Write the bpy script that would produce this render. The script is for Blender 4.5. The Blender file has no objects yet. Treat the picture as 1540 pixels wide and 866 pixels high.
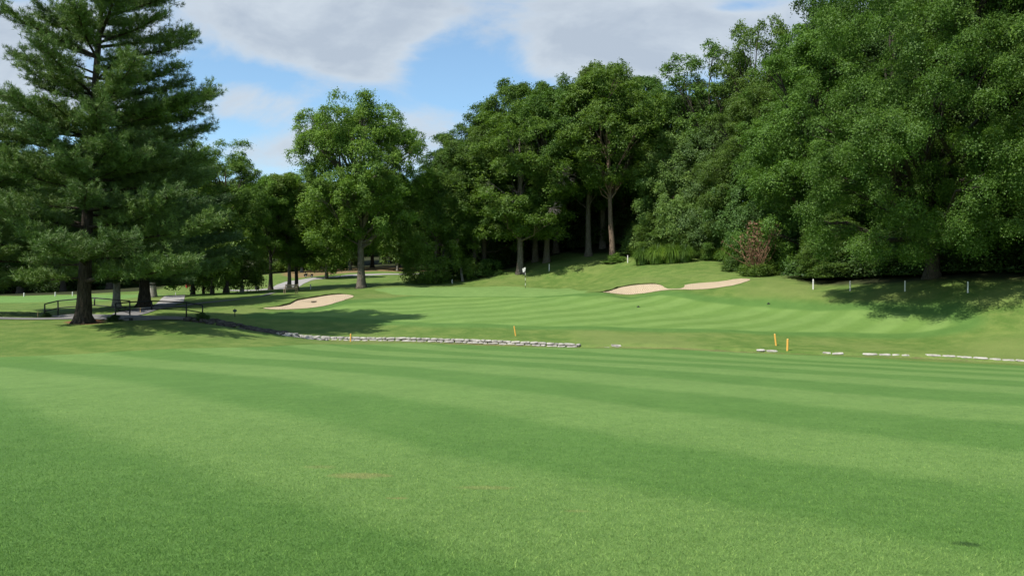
import bpy, math, random
import numpy as np
from mathutils import Vector, Matrix
from mathutils.geometry import delaunay_2d_cdt

sc = bpy.context.scene
COL = sc.collection
R_ = math.radians
F = 1100.0; CXP = 770.0; HOR = 420.0; EYE = 1.65

# ------------------------------------------------------------------ terrain
def P(px, py, d):
    return ((px - CXP) / F * d, d, EYE - d * (py - HOR) / F)
CP = []
for a in [
    # foreground slope
    (770,700,8.2),(200,700,8.0),(1350,700,8.4),(770,600,14),(100,600,14),(1500,610,14),(-300,640,11),(1850,640,11),
    (770,545,26),(250,547,26),(1300,556,25.5),(-250,562,24),
    (870,523,41.5),(1100,529,40),(1300,537,38),(1540,549,35),(1850,560,31),(600,517,43.5),(480,513,44.2),
    (400,521,38),(150,531,34.5),(0,537,33),(-300,548,30),
    # left mound, pine
    (125,487,43.6),(0,490,43),(-150,490,42),(220,488,43.8),(300,492,43.6),(350,497,43.8),(60,508,38.5),(250,508,39.5),(-200,508,37),
    # bridge and path
    (70,477,50),(195,478,50),(0,479,47),(-150,479,46),(304,477,49.5),(215,467,54),(255,456,66),(242,461,60),
    # creek back bank
    (375,489,50),(430,500,48.6),(520,507,47.2),(700,511.5,45.8),(870,518,43.8),(1185,527,41.5),(1400,533,39.5),(1540,540,38),(1800,548,36),
    # far rough and approach fairway
    (774,504,47.5),(527,499,50),(352,476,52.5),(450,482,53),(640,486,52),(900,490,50.5),(1100,494,49.5),(1350,503,46),(1540,515,40.5),
    (640,469,58),(900,467,59),(1150,468,57),(1400,485,47),(1540,480,43),
    (800,448,68),(650,450,67),(950,450,66),(560,456,63),
    # green
    (790,433,77),(640,434,77),(880,436.5,75),(720,431,86),(620,431.5,86),(570,434,80),(850,432,84),
    # left bunker and its bank
    (440,466,58),(440,451,63.5),(513,454,61.5),(512,442,67.5),(395,464,57.5),(400,455,62),(350,465,57),(300,463,60),(540,442,70),
    # mound
    (400,445,70),(350,440.5,78),(300,447,72),(437,440,80),(390,437.5,88),
    # oak and beyond
    (543,433,89),(470,434,95),(600,426,92),(425,432,98),(445,424,108),(490,418,118),(560,413,128),(650,411,133),(600,420,108),(640,428,94),
    (560,405,140),(450,410,132),
    # hill behind green
    (700,423,93),(780,411,92),(850,400,92),(921,394,92),(960,390,90),(1010,395,85),(1060,388,87),(950,410,80),(1050,405,76),(1110,412,71.5),(1150,411,72),
    (870,425,86),
    # right bunker
    (910,441,66),(910,437,69),(1000,438,64.5),(1000,427.5,69),(1070,435,63.5),(1070,423,69),(1115,430,62.5),(1120,418,68),
    (1223,434,60),(1280,437,56),(1361,438,52.5),(1455,439,48.5),(1540,441,46),(1650,443,44),(1200,448,57.5),(1300,458,52),
    # left far fairway
    (230,446,75),(100,446,85),(0,446,90),(-200,446,95),(0,461,66),(150,461,64),(300,444,84),(364,438,90),(-250,465,62),
    ]:
    CP.append(P(*a))
def Q(px, d, z): CP.append(((px - CXP) / F * d, d, z))
for a in [(0,130,-1.0),(-300,130,-1),(200,140,0),(430,200,7),(430,270,15),(250,250,9),(0,250,6),(650,160,5),(650,240,9),(800,125,6),(800,200,12),
          (900,115,7.5),(950,180,14),(1060,110,8.5),(1100,170,13),(1250,85,4.5),(1300,140,10),(1540,64,2.6),(1540,110,7),(1800,90,5)]:
    Q(*a)
CP += [(0,-1,.05),(0,3,0),(-14,2,0),(14,2,0),(0,-40,1),(-80,-40,1),(80,-40,1),(-160,60,2),(160,60,8),(-110,10,0),(110,10,1),
       (-350,350,12),(0,450,22),(350,350,22),(-350,-100,3),(350,-100,3)]
CP = np.array(CP, dtype=np.float64)
def tps_fit(P3, lam=0.02, S=50.0):
    X = P3[:, :2] / S; n = len(X)
    r2 = ((X[:, None] - X[None]) ** 2).sum(-1)
    K = np.where(r2 > 0, .5 * r2 * np.log(r2 + 1e-20), 0) + lam * .01 * np.eye(n)
    A = np.zeros((n + 3, n + 3)); A[:n, :n] = K
    A[:n, n] = 1; A[:n, n+1:] = X; A[n, :n] = 1; A[n+1:, :n] = X.T
    b = np.zeros(n + 3); b[:n] = P3[:, 2]
    return X, np.linalg.solve(A, b), S
TX, TW, TS = tps_fit(CP)

def pline(pts):  # (px,d) -> xy array
    return np.array([((px - CXP) / F * d, d) for px, d in pts])
CREEK = pline([(2100,31),(1800,33.6),(1540,36.6),(1400,38.6),(1185,40.6),(1020,42),(870,43.0),(700,44.9),(520,46.0),(440,46.6),(375,47.3),(310,47.4),(240,47.6),(150,51.5),(60,56),(-60,60),(-300,64)])
WALL = pline([(2100,32),(1800,34.6),(1540,37.5),(1400,39.4),(1185,41.4),(1020,42.8),(870,43.8),(700,45.7),(520,46.9),(405,47.9)])
def dist_poly(XY, L, closed=False):
    d = np.full(len(XY), 1e9)
    m = len(L) if closed else len(L) - 1
    for i in range(m):
        a = L[i]; b = L[(i + 1) % len(L)]
        ab = b - a; t = np.clip(((XY - a) @ ab) / (ab @ ab), 0, 1)
        d = np.minimum(d, np.hypot(*(XY - (a + t[:, None] * ab)).T))
    return d
def inside(XY, L):
    c = np.zeros(len(XY), bool)
    for i in range(len(L)):
        x1, y1 = L[i - 1]; x2, y2 = L[i]
        if y1 == y2: continue
        m = ((y1 > XY[:, 1]) != (y2 > XY[:, 1])) & (XY[:, 0] < (x2 - x1) * (XY[:, 1] - y1) / (y2 - y1) + x1)
        c ^= m
    return c
def sdf(XY, L):
    d = dist_poly(XY, L, True)
    return np.where(inside(XY, L), -d, d)
def hbase(XY):
    out = np.empty(len(XY))
    for s in range(0, len(XY), 20000):
        q = XY[s:s+20000] / TS
        r2 = ((q[:, None] - TX[None]) ** 2).sum(-1)
        out[s:s+20000] = (.5 * r2 * np.log(r2 + 1e-20)) @ TW[:-3] + TW[-3] + q @ TW[-2:]
    return out
def H(XY):
    XY = np.atleast_2d(np.asarray(XY, float))
    z = hbase(XY)
    dc = dist_poly(XY, CREEK)
    t = np.clip(1 - dc / 1.0, 0, 1)
    z = z - .55 * t * t * (3 - 2 * t)
    x, y = XY.T
    far = np.clip((y - 20) / 40, 0, 1)
    z = z + far * .03 * (np.sin(x * .9 + y * .31) + np.sin(x * .37 - y * .8 + 1)) * np.clip(1.5 - np.abs(x)/60, 0, 1)
    return z
def h(x, y): return float(H([[x, y]])[0])
DS = np.concatenate([np.arange(3, 20, .05), np.arange(20, 150, .1)])
def gp(px, py):
    """world point where the ray through a photo position meets the terrain"""
    X = (px - CXP) / F * DS; z = EYE - DS * (py - HOR) / F
    hh = H(np.stack([X, DS], 1)); m = np.where(hh > z)[0]
    i = m[0] if len(m) else len(DS) - 1
    d = DS[i]
    return (float(X[i]), float(d), float(hh[i]))
def gpoly(L): return np.array([gp(a, b)[:2] for a, b in L])

# ------------------------------------------------------------------ helpers
def tag(o, label=None, cat=None, group=None, kind=None):
    if label: o['label'] = label
    if cat: o['category'] = cat
    if group: o['group'] = group
    if kind: o['kind'] = kind
    return o
def empty(name, loc=(0,0,0), rz=0, **k):
    o = bpy.data.objects.new(name, None); COL.objects.link(o)
    o.location = loc; o.rotation_euler = (0, 0, rz); o.empty_display_size = .3
    return tag(o, **k)
def mesh_np(name, V, Fc, mats=(), smooth=False, attrs=None):
    """V (n,3); Fc (m,k) constant-size faces or a list"""
    me = bpy.data.meshes.new(name)
    if isinstance(Fc, np.ndarray):
        k = Fc.shape[1]
        me.vertices.add(len(V)); me.vertices.foreach_set('co', np.asarray(V, np.float32).ravel())
        me.loops.add(Fc.size); me.loops.foreach_set('vertex_index', Fc.astype(np.int32).ravel())
        me.polygons.add(len(Fc)); me.polygons.foreach_set('loop_start', np.arange(0, Fc.size, k, dtype=np.int32))
        me.polygons.foreach_set('loop_total', np.full(len(Fc), k, np.int32))
        me.update(calc_edges=True)
    else:
        me.from_pydata([tuple(v) for v in V], [], Fc); me.update()
    if smooth: me.polygons.foreach_set('use_smooth', np.ones(len(me.polygons), bool))
    for n, arr in (attrs or {}).items():
        a = me.attributes.new(n, 'FLOAT', 'POINT'); a.data.foreach_set('value', np.asarray(arr, np.float32))
    for m in mats: me.materials.append(m)
    return me
def link(name, me, parent=None, loc=None, **k):
    o = bpy.data.objects.new(name, me); COL.objects.link(o)
    if parent: o.parent = parent
    if loc: o.location = loc
    return tag(o, **k)
class MB:
    def __init__(s): s.v = []; s.f = []
    def add(s, V, Fs):
        n = len(s.v); s.v += [tuple(map(float, v)) for v in V]; s.f += [tuple(i + n for i in f) for f in Fs]; return s
    def box(s, c, sz, M=None):
        V = [Vector((c[0] + sx*sz[0]/2, c[1] + sy*sz[1]/2, c[2] + sz_*sz[2]/2)) for sx in (-1,1) for sy in (-1,1) for sz_ in (-1,1)]
        if M is not None: V = [M @ v for v in V]
        return s.add(V, [(0,1,3,2),(4,6,7,5),(0,4,5,1),(2,3,7,6),(0,2,6,4),(1,5,7,3)])
    def tube(s, pts, rad, n=8, cap=True, jit=0, rng=None):
        pts = [Vector(p) for p in pts]
        if not hasattr(rad, '__len__'): rad = [rad] * len(pts)
        V = []; Fs = []; ref = None
        for i, p in enumerate(pts):
            t = (pts[min(i+1, len(pts)-1)] - pts[max(i-1, 0)]).normalized()
            if ref is None: ref = Vector((1,0,0)) if abs(t.x) < .8 else Vector((0,1,0))
            u = (ref - t * ref.dot(t)).normalized(); w = t.cross(u); ref = u
            for k in range(n):
                a = 2*math.pi*k/n; r = rad[i] * (1 + (jit * (rng.random() - .5) if jit else 0))
                V.append(p + (u*math.cos(a) + w*math.sin(a)) * r)
        for i in range(len(pts)-1):
            for k in range(n):
                Fs.append((i*n+k, i*n+(k+1)%n, (i+1)*n+(k+1)%n, (i+1)*n+k))
        if cap: Fs.append(tuple(range(n))[::-1]); Fs.append(tuple(range((len(pts)-1)*n, len(pts)*n)))
        return s.add(V, Fs)
    def mesh(s, name, mat, smooth=False): return mesh_np(name, s.v, s.f, [mat] if mat else [], smooth)
    def build(s, name, mat, parent=None, loc=None, smooth=False, **k): return link(name, s.mesh(name, mat, smooth), parent, loc, **k)
class NT:
    def __init__(s, mat_name):
        s.m = bpy.data.materials.new(mat_name); s.m.use_nodes = True; s.t = s.m.node_tree; s.t.nodes.clear()
    def n(s, typ, ins=None, **kw):
        nd = s.t.nodes.new('ShaderNode' + typ)
        for k, v in kw.items(): setattr(nd, k, v)
        for k, v in (ins or {}).items():
            if hasattr(v, 'is_output') or isinstance(v, bpy.types.NodeSocket): s.t.links.new(v, nd.inputs[k])
            else: nd.inputs[k].default_value = v
        return nd
    def math(s, op, a, b=None, c=None, clamp=False):
        d = {0: a}
        if b is not None: d[1] = b
        if c is not None: d[2] = c
        return s.n('Math', d, operation=op, use_clamp=clamp).outputs[0]
    def mix(s, f, a, b, mode='MIX'):
        nd = s.n('Mix', None, data_type='RGBA', blend_type=mode)
        for i, v in ((0, f), (6, a), (7, b)):
            if isinstance(v, bpy.types.NodeSocket): s.t.links.new(v, nd.inputs[i])
            else: nd.inputs[i].default_value = (tuple(v) + (1,))[:4] if hasattr(v, '__len__') else v
        return nd.outputs[2]
    def noise(s, scale, detail=3, rough=.5, vec=None, dist=0):
        d = {'Scale': scale, 'Detail': detail, 'Roughness': rough, 'Distortion': dist}
        if vec is not None: d['Vector'] = vec
        return s.n('TexNoise', d).outputs[0]
    def step(s, x, a, b):  # smoothstep a..b -> 0..1
        return s.n('MapRange', {0: x, 1: a, 2: b}, interpolation_type='SMOOTHSTEP').outputs[0]
    def rgb(s, f, stops):
        nd = s.n('ValToRGB', {0: f}); e = nd.color_ramp.elements
        while len(e) < len(stops): e.new(.5)
        for el, (p, c) in zip(e, stops): el.position = p; el.color = tuple(c) + (1,)
        return nd.outputs[0]
    def attr(s, name): return s.n('Attribute', attribute_name=name).outputs['Fac']
    def principled(s, color, rough=.8, bump=None, bstr=.3, bdist=.02, spec=.3, metal=0):
        p = s.n('BsdfPrincipled', {'Base Color': color if isinstance(color, bpy.types.NodeSocket) else tuple(color)[:3] + (1,), 'Roughness': rough, 'Specular IOR Level': spec, 'Metallic': metal})
        if bump is not None:
            b = s.n('Bump', {'Height': bump, 'Strength': bstr, 'Distance': bdist})
            s.t.links.new(b.outputs[0], p.inputs['Normal'])
        o = s.n('OutputMaterial'); s.t.links.new(p.outputs[0], o.inputs[0]); return s.m
def simple(name, c, c2=None, scale=8, rough=.75, bstr=.3, bdist=.01, metal=0, spec=.3):
    t = NT(name); co = t.n('TexCoord').outputs['Object']
    nz = t.noise(scale, 4, .6, co)
    col = t.mix(nz, c, c2 or tuple(x * .6 for x in c))
    return t.principled(col, rough, nz, bstr, bdist, spec, metal)

# ------------------------------------------------------------------ grass colour, shared by ground and blades
FAIR_L = (.142, .240, .066); FAIR_D = (.098, .194, .046)
def fairway_color(t, pos):
    sep = t.n('SeparateXYZ', {0: pos}); x, y = sep.outputs[0], sep.outputs[1]
    w = t.noise(.09, 1, .5, pos)
    wob = t.math('MULTIPLY_ADD', w, 1.6, -.8)
    mott = t.noise(5.5, 5, .7, pos)
    # stripe coordinate, across the mowing passes (they swing slightly with distance)
    c, s_ = math.cos(R_(45)), math.sin(R_(45))
    q = t.math('ADD', t.math('MULTIPLY', x, c), t.math('MULTIPLY', y, s_))
    q = t.math('ADD', q, wob)
    fine = t.math('MULTIPLY_ADD', t.noise(1.4, 3, .6, pos), .5, -.25)
    q = t.math('ADD', q, fine)
    sn = t.math('SINE', t.math('MULTIPLY_ADD', q, math.pi / 2.7, -3.0 * math.pi / 2.7))
    st = t.step(sn, -.5, .5)
    pat = t.noise(.35, 3, .6, pos)
    st = t.math('MULTIPLY_ADD', t.math('SUBTRACT', pat, .5), 1.0, st, clamp=True)
    col = t.mix(st, FAIR_D, FAIR_L)
    col = t.mix(.5, col, t.mix(t.step(mott, .3, .72), (.78, .84, .80), (1.22, 1.16, 1.18)), 'MULTIPLY')
    # worn straw-coloured patches (fixed stains)
    for (px, py, rx, ry, k) in ((540, 716, .32, .16, .55), (598, 750, .10, .04, .6), (730, 735, .3, .10, .35), (480, 703, .2, .1, .25), (870, 770, .12, .05, .3)):
        gx, gy, _ = gp(px, py)
        ex = t.math('DIVIDE', t.math('SUBTRACT', x, gx), rx); ey = t.math('DIVIDE', t.math('SUBTRACT', y, gy), ry)
        e = t.math('ADD', t.math('MULTIPLY', ex, ex), t.math('MULTIPLY', ey, ey))
        e = t.math('ADD', e, t.math('MULTIPLY_ADD', t.noise(9, 3, .6, pos), 2.4, -1.2))
        m = t.math('MULTIPLY', t.step(e, 1.3, .2), k)
        col = t.mix(m, col, (.27, .25, .10))
    gx, gy, _ = gp(1455, 822)
    ex = t.math('DIVIDE', t.math('SUBTRACT', x, gx), .10); ey = t.math('DIVIDE', t.math('SUBTRACT', y, gy), .06)
    e = t.math('ADD', t.math('MULTIPLY', ex, ex), t.math('MULTIPLY', ey, ey))
    e = t.math('ADD', e, t.math('MULTIPLY_ADD', t.noise(22, 3, .6, pos), 2.0, -1.0))
    col = t.mix(t.math('MULTIPLY', t.step(e, 1.4, .3), .8), col, (.03, .065, .02))
    return col

def make_ground_material():
    t = NT('turf'); pos = t.n('NewGeometry').outputs['Position']
    near = fairway_color(t, pos)
    sep = t.n('SeparateXYZ', {0: pos}); x, y = sep.outputs[0], sep.outputs[1]
    n_big = t.noise(.12, 4, .6, pos); n_mid = t.noise(.9, 4, .62, pos); n_f = t.noise(9, 3, .65, pos); n_vf = t.noise(60, 2, .7, pos)
    # rough
    rough = t.mix(t.step(n_mid, .35, .7), (.090, .165, .032), (.140, .200, .048))
    rough = t.mix(t.step(n_big, .45, .66), rough, (.150, .203, .055))
    rough = t.mix(t.math('MULTIPLY', t.step(n_f, .45, .75), .45), rough, (.20, .22, .075))
    # far approach: thin stripes
    def stripes(ang, width, lo, hi, wobs=.8):
        c, s_ = math.cos(R_(ang)), math.sin(R_(ang))
        q = t.math('ADD', t.math('MULTIPLY', x, c), t.math('MULTIPLY', y, s_))
        q = t.math('ADD', q, t.math('MULTIPLY_ADD', t.noise(.11, 2, .5, pos), wobs * .6, -.3 * wobs))
        sn = t.math('SINE', t.math('MULTIPLY', q, math.pi / width))
        return t.mix(t.step(sn, -.8, .8), lo, hi)
    far = stripes(122, 1.35, (.130, .224, .052), (.164, .264, .070))
    far = t.mix(t.math('MULTIPLY', t.step(n_big, .4, .7), .35), far, (.13, .23, .06))
    green = t.mix(n_mid, (.150, .250, .068), (.166, .265, .078))
    soil = t.mix(n_f, (.12, .085, .05), (.20, .15, .085))
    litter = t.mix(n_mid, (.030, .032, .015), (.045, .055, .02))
    mulch = t.mix(n_f, (.16, .065, .035), (.26, .125, .07))
    dry = t.mix(n_f, (.30, .19, .11), (.17, .15, .06))
    edge = t.math('MULTIPLY_ADD', n_f, .3, -.15)
    edge2 = t.math('MULTIPLY_ADD', n_mid, 1.6, -.8)
    edge = t.math('ADD', edge, t.math('MULTIPLY_ADD', n_mid, .24, -.12))
    def zone(col, attr, new, soft, e=None):
        a = t.attr(attr)
        if e is not None: a = t.math('ADD', a, e)
        return t.mix(t.step(a, soft, -soft), col, new)
    col = rough
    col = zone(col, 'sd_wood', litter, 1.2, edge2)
    col = zone(col, 'sd_bank', dry, .8, edge2)
    # semi-rough collar: slightly darker strip round the approach
    a = t.attr('sd_far')
    col = t.mix(t.step(t.math('ADD', a, edge), 2.2, .8), col, t.mix(n_mid, (.080, .165, .036), (.10, .19, .045)))
    col = zone(col, 'sd_far', far, .3, edge)
    col = zone(col, 'sd_near', near, .12, edge)
    col = zone(col, 'sd_green', green, .15)
    col = zone(col, 'sd_leftfar', t.mix(n_mid, (.125, .23, .06), (.15, .27, .07)), 1.0, edge2)
    col = zone(col, 'sd_mulch', mulch, .22, edge)
    col = zone(col, 'sd_creek', soil, .15, edge)
    # fine speckle of the turf itself
    sp = t.noise(170, 2, .8, pos)
    col = t.mix(.55, col, t.mix(t.step(sp, .3, .72), (.3, .32, .3), (1.35, 1.3, 1.25)), 'MULTIPLY')
    col = t.mix(.35, col, t.mix(t.step(n_vf, .3, .7), (.5, .55, .5), (1.4, 1.35, 1.3)), 'MULTIPLY')
    col = t.mix(.25, col, t.mix(t.step(n_mid, .3, .7), (.7, .75, .7), (1.25, 1.2, 1.2)), 'MULTIPLY')
    hgt = t.math('ADD', t.math('MULTIPLY', sp, .4), t.math('MULTIPLY', n_vf, .8))
    return t.principled(col, .85, hgt, .45, .02, .12)

# ------------------------------------------------------------------ ground sheet
def axis(lo, hi, a, b, fine, growth=1.12):
    v = list(np.arange(a, b + 1e-6, fine)); s = fine
    while v[-1] < hi: s *= growth; v.append(v[-1] + s)
    s = fine
    while v[0] > lo: s *= growth; v.insert(0, v[0] - s)
    return np.array(v)
NEARZ = gpoly([(-250,549),(0,537),(150,530.5),(400,522),(500,517.5),(600,516.5),(700,519),(870,524),(1100,529.5),(1300,538),(1540,550),(1800,561)])
NEARZ = np.vstack([NEARZ, [[60, 20], [60, -60], [-60, -60], [-60, 20]]])
FARZ = gpoly([(395,475),(480,475.5),(560,480),(650,486),(760,488),(940,492.5),(1100,496),(1280,500),(1440,490),(1420,474),(1330,468),(1230,468),(1150,461),(1050,453),(960,449),(880,446.5),(800,447),(700,447),(620,448),(540,455),(480,467)])
GREENZ = gpoly([(562,436),(575,433),(625,431.8),(720,431.4),(790,431.8),(850,433.5),(885,437),(880,441),(820,445),(720,446),(640,445),(590,443)])
MULCHZ = gpoly([(96,484.5),(110,482),(125,481),(150,481.5),(160,483.5),(150,487),(125,488.5),(105,487.5)])
BANKZ = pline([(425,126),(445,118),(500,127),(560,136),(655,138),(655,160),(430,160)])
LEFTZ = pline([(-400,98),(-100,92),(60,90),(240,88),(235,76),(170,72),(60,72),(-100,72),(-400,72)])
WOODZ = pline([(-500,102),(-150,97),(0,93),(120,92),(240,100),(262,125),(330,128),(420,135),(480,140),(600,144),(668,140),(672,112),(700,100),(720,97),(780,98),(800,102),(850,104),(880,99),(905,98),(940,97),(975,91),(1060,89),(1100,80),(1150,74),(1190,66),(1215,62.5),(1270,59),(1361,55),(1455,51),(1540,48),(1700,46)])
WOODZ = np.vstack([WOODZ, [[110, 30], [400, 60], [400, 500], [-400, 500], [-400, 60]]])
xs = axis(-420, 420, -62, 62, .42); ys = axis(-120, 520, 2, 104, .34)
GX, GY = np.meshgrid(xs, ys); GXY = np.stack([GX.ravel(), GY.ravel()], 1)
gz = H(GXY)
nx, ny = len(xs), len(ys)
idx = np.arange(nx * ny).reshape(ny, nx)
gf = np.stack([idx[:-1, :-1].ravel(), idx[:-1, 1:].ravel(), idx[1:, 1:].ravel(), idx[1:, :-1].ravel()], 1)
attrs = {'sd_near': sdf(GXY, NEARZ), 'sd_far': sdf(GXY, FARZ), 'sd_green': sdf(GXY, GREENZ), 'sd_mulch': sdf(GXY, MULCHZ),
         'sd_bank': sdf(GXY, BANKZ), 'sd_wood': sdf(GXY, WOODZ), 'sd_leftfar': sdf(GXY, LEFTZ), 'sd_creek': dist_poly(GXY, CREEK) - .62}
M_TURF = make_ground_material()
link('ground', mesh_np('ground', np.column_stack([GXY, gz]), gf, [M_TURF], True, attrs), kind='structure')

def drape(poly, off=.02, cell=.4, dish=0):
    """sheet that follows the terrain inside a polygon (fixed boundary, interior grid)"""
    B = []
    for i in range(len(poly)):
        a, b = poly[i], poly[(i + 1) % len(poly)]
        k = max(1, int(np.hypot(*(b - a)) / cell))
        for j in range(k): B.append(a + (b - a) * j / k)
    B = np.array(B)
    mn, mx = B.min(0), B.max(0)
    gx, gy = np.meshgrid(np.arange(mn[0], mx[0], cell), np.arange(mn[1], mx[1], cell))
    G = np.stack([gx.ravel(), gy.ravel()], 1)
    G = G[inside(G, B)]
    if len(G): G = G[dist_poly(G, B, True) > cell * .4]
    A = np.vstack([B, G]) if len(G) else B
    r = delaunay_2d_cdt([Vector(p) for p in A], [], [list(range(len(B)))], 1, 1e-5)
    V = np.array([tuple(v) for v in r[0]]); z = H(V) + off
    if dish:
        dd = dist_poly(V, B, True); z = z + dish * np.clip(dd / .8, 0, 1)
    return np.column_stack([V, z]), [tuple(f) for f in r[2]]

def smooth_closed(P_, it=2):
    P_ = np.asarray(P_)
    for _ in range(it):
        n = np.roll(P_, -1, 0); P_ = np.stack([.75 * P_ + .25 * n, .25 * P_ + .75 * n], 1).reshape(-1, 2)
    return P_

# ------------------------------------------------------------------ bunkers and paths
def sand_mat():
    t = NT('sand'); pos = t.n('NewGeometry').outputs['Position']
    n1 = t.noise(2.2, 5, .65, pos); n2 = t.noise(14, 3, .6, pos)
    w = t.n('TexWave', {'Vector': pos, 'Scale': 1.8, 'Distortion': 5.0, 'Detail': 2.0}).outputs[1]
    col = t.mix(n1, (.48, .375, .245), (.58, .465, .32)); col = t.mix(t.math('MULTIPLY', n2, .35), col, (.36, .27, .18))
    return t.principled(col, .95, t.math('ADD', t.math('MULTIPLY', w, .5), t.math('MULTIPLY', n1, 1.5)), 1.0, .12, .1)
def lip_mat():
    t = NT('bunker_lip'); pos = t.n('NewGeometry').outputs['Position']
    n1 = t.noise(6, 4, .7, pos)
    return t.principled(t.mix(t.step(n1, .35, .65), (.045, .04, .02), (.085, .11, .035)), .95, n1, .5, .03, .1)
M_SAND = sand_mat(); M_LIP = lip_mat()
def bunker(pix, back, label, name='sand_bunker'):
    poly = smooth_closed(gpoly(pix), 1)
    V, Fs = drape(poly, .03, .45, 0)
    root = link(name, mesh_np(name, V, Fs, [M_SAND], True), label=label, cat='bunker')
    # turf lip standing proud along the far edge
    L = gpoly(back); m = MB(); pts = []
    for i in range(len(L) - 1):
        k = max(1, int(np.hypot(*(L[i+1] - L[i])) / .3))
        for j in range(k): pts.append(L[i] + (L[i+1] - L[i]) * j / k)
    pts.append(L[-1]); pts = np.array(pts); zz = H(pts); rng = random.Random(4); nP = len(pts)
    for i, (p, z) in enumerate(zip(pts, zz)):
        hh = (.04 + .13 * min(1, i / 6, (nP - 1 - i) / 6)) * (.85 + .3 * rng.random())
        tdir = pts[min(i+1, nP-1)] - pts[max(i-1, 0)]; tdir = tdir / np.hypot(*tdir); nrm = np.array([-tdir[1], tdir[0]])
        a = p - nrm * .02; b = p + nrm * .12; c = p + nrm * .75
        m.v += [(a[0], a[1], z - .02), (a[0] + .01, a[1], z + hh * .9), (b[0], b[1], z + hh), (c[0], c[1], h(*c) - .01)]
        if i:
            o = (i - 1) * 4
            for k in range(3): m.f.append((o + k, o + 4 + k, o + 5 + k, o + 1 + k))
    lp = m.mesh('lip', M_LIP); lp.materials.append(M_TURF)
    for a_, v in (('sd_near', 9), ('sd_far', 9), ('sd_green', 9), ('sd_mulch', 9), ('sd_bank', 9), ('sd_wood', 9), ('sd_leftfar', 9), ('sd_creek', 9)):
        at = lp.attributes.new(a_, 'FLOAT', 'POINT'); at.data.foreach_set('value', np.full(len(lp.vertices), v, np.float32))
    for i, p in enumerate(lp.polygons): p.material_index = 1 if i % 3 else 0
    link('grass_lip', lp, root)
    return root
bunker([(390,464),(420,461.5),(435,458.5),(446,452.5),(463,449.5),(490,445),(513,442.8),(529,444),(533,446.5),(522,450),(513,453.5),(492,460),(467,463.5),(442,465.3),(411,466)],
       [(390,464),(420,461.5),(435,458.5),(446,452.5),(463,449.5),(490,445),(513,442.8),(529,444)],
       'pale sand bunker on the left, wedge shaped, in front of the bench and lone oak')
bunker([(901,439.5),(928,433.5),(955,429),(984,427.3),(996,429.8),(999,432.8),(1006,434.8),(1016,435),(1025.5,434),(1030,431.5),(1029,428.6),(1057,425.2),(1088,423.2),(1109,419.4),(1127,419.6),(1129,422),(1109,429),(1077.5,433.2),(1025.5,436.8),(973.6,439.2),(921.6,441)],
       [(901,439.5),(928,433.5),(955,429),(984,427.3),(996,429.8)],
       'long sand bunker right of the flag, nearly split in two by a grass tongue')
# grassy tongue of the right bunker: dry tussock mound
def path_mesh(poly, name, mat, off=.035, cell=.5):
    V, Fs = drape(poly, off, cell); return mesh_np(name, V, Fs, [mat], True)
def ribbon(L, w):
    L = np.array(L); pts = []
    for i in range(len(L) - 1):
        for j in range(6):
            p0 = L[max(i-1,0)]; p1 = L[i]; p2 = L[i+1]; p3 = L[min(i+2, len(L)-1)]; u = j / 6
            pts.append(.5 * ((2*p1) + (-p0+p2)*u + (2*p0-5*p1+4*p2-p3)*u*u + (-p0+3*p1-3*p2+p3)*u**3))
    pts.append(L[-1]); pts = np.array(pts)
    tg = np.gradient(pts, axis=0); tg /= np.hypot(*tg.T)[:, None]; nr = np.stack([-tg[:, 1], tg[:, 0]], 1)
    w = np.interp(np.linspace(0, 1, len(pts)), np.linspace(0, 1, len(w)), w) if hasattr(w, '__len__') else np.full(len(pts), w)
    return pts, nr, w
def ribbon_obj(name, L, w, mat, off=.04, thick=0, kind='structure'):
    pts, nr, w = ribbon(L, w); V = []; Fs = []; K = 7
    for p, n, ww in zip(pts, nr, w):
        for k in range(K):
            q = p + n * ww * (k / (K - 1) - .5); V.append((q[0], q[1], 0))
    V = np.array(V); V[:, 2] = H(V[:, :2]) + off
    for i in range(len(pts) - 1):
        for k in range(K - 1): Fs.append((i*K+k, i*K+k+1, (i+1)*K+k+1, (i+1)*K+k))
    return link(name, mesh_np(name, V, Fs, [mat], True), kind=kind)
M_ASPH = simple('asphalt', (.20, .19, .18), (.13, .125, .12), 3, .95, .4, .01)
M_CONC = simple('concrete', (.34, .32, .30), (.26, .25, .235), 4, .9, .3, .01)
ribbon_obj('cart_path', pline([(-350,45),(-150,46),(0,47.2),(90,48.2),(150,49.5),(190,52),(215,55),(240,60),(252,64)]), [1.9,1.9,1.9,2.0,2.4,2.4,2.0,1.7,1.7], M_ASPH)
ribbon_obj('cart_path', pline([(252,64),(257,68),(262,74),(268,80)]), [2.4,2.2,2.0,1.4], M_CONC)
ribbon_obj('cart_path', pline([(225,57),(290,63),(340,66),(390,70),(415,76)]), [1.2,.8,.8,.7,.4], M_ASPH)
ribbon_obj('cart_path', pline([(340,93),(386,92),(422,95.5),(432,100),(446,108),(466,114),(500,120),(560,128),(650,133),(700,136)]), [2.2,2.2,2.6,3.4,3.4,3,3,2.8,2.6,2.6], M_CONC)

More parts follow.
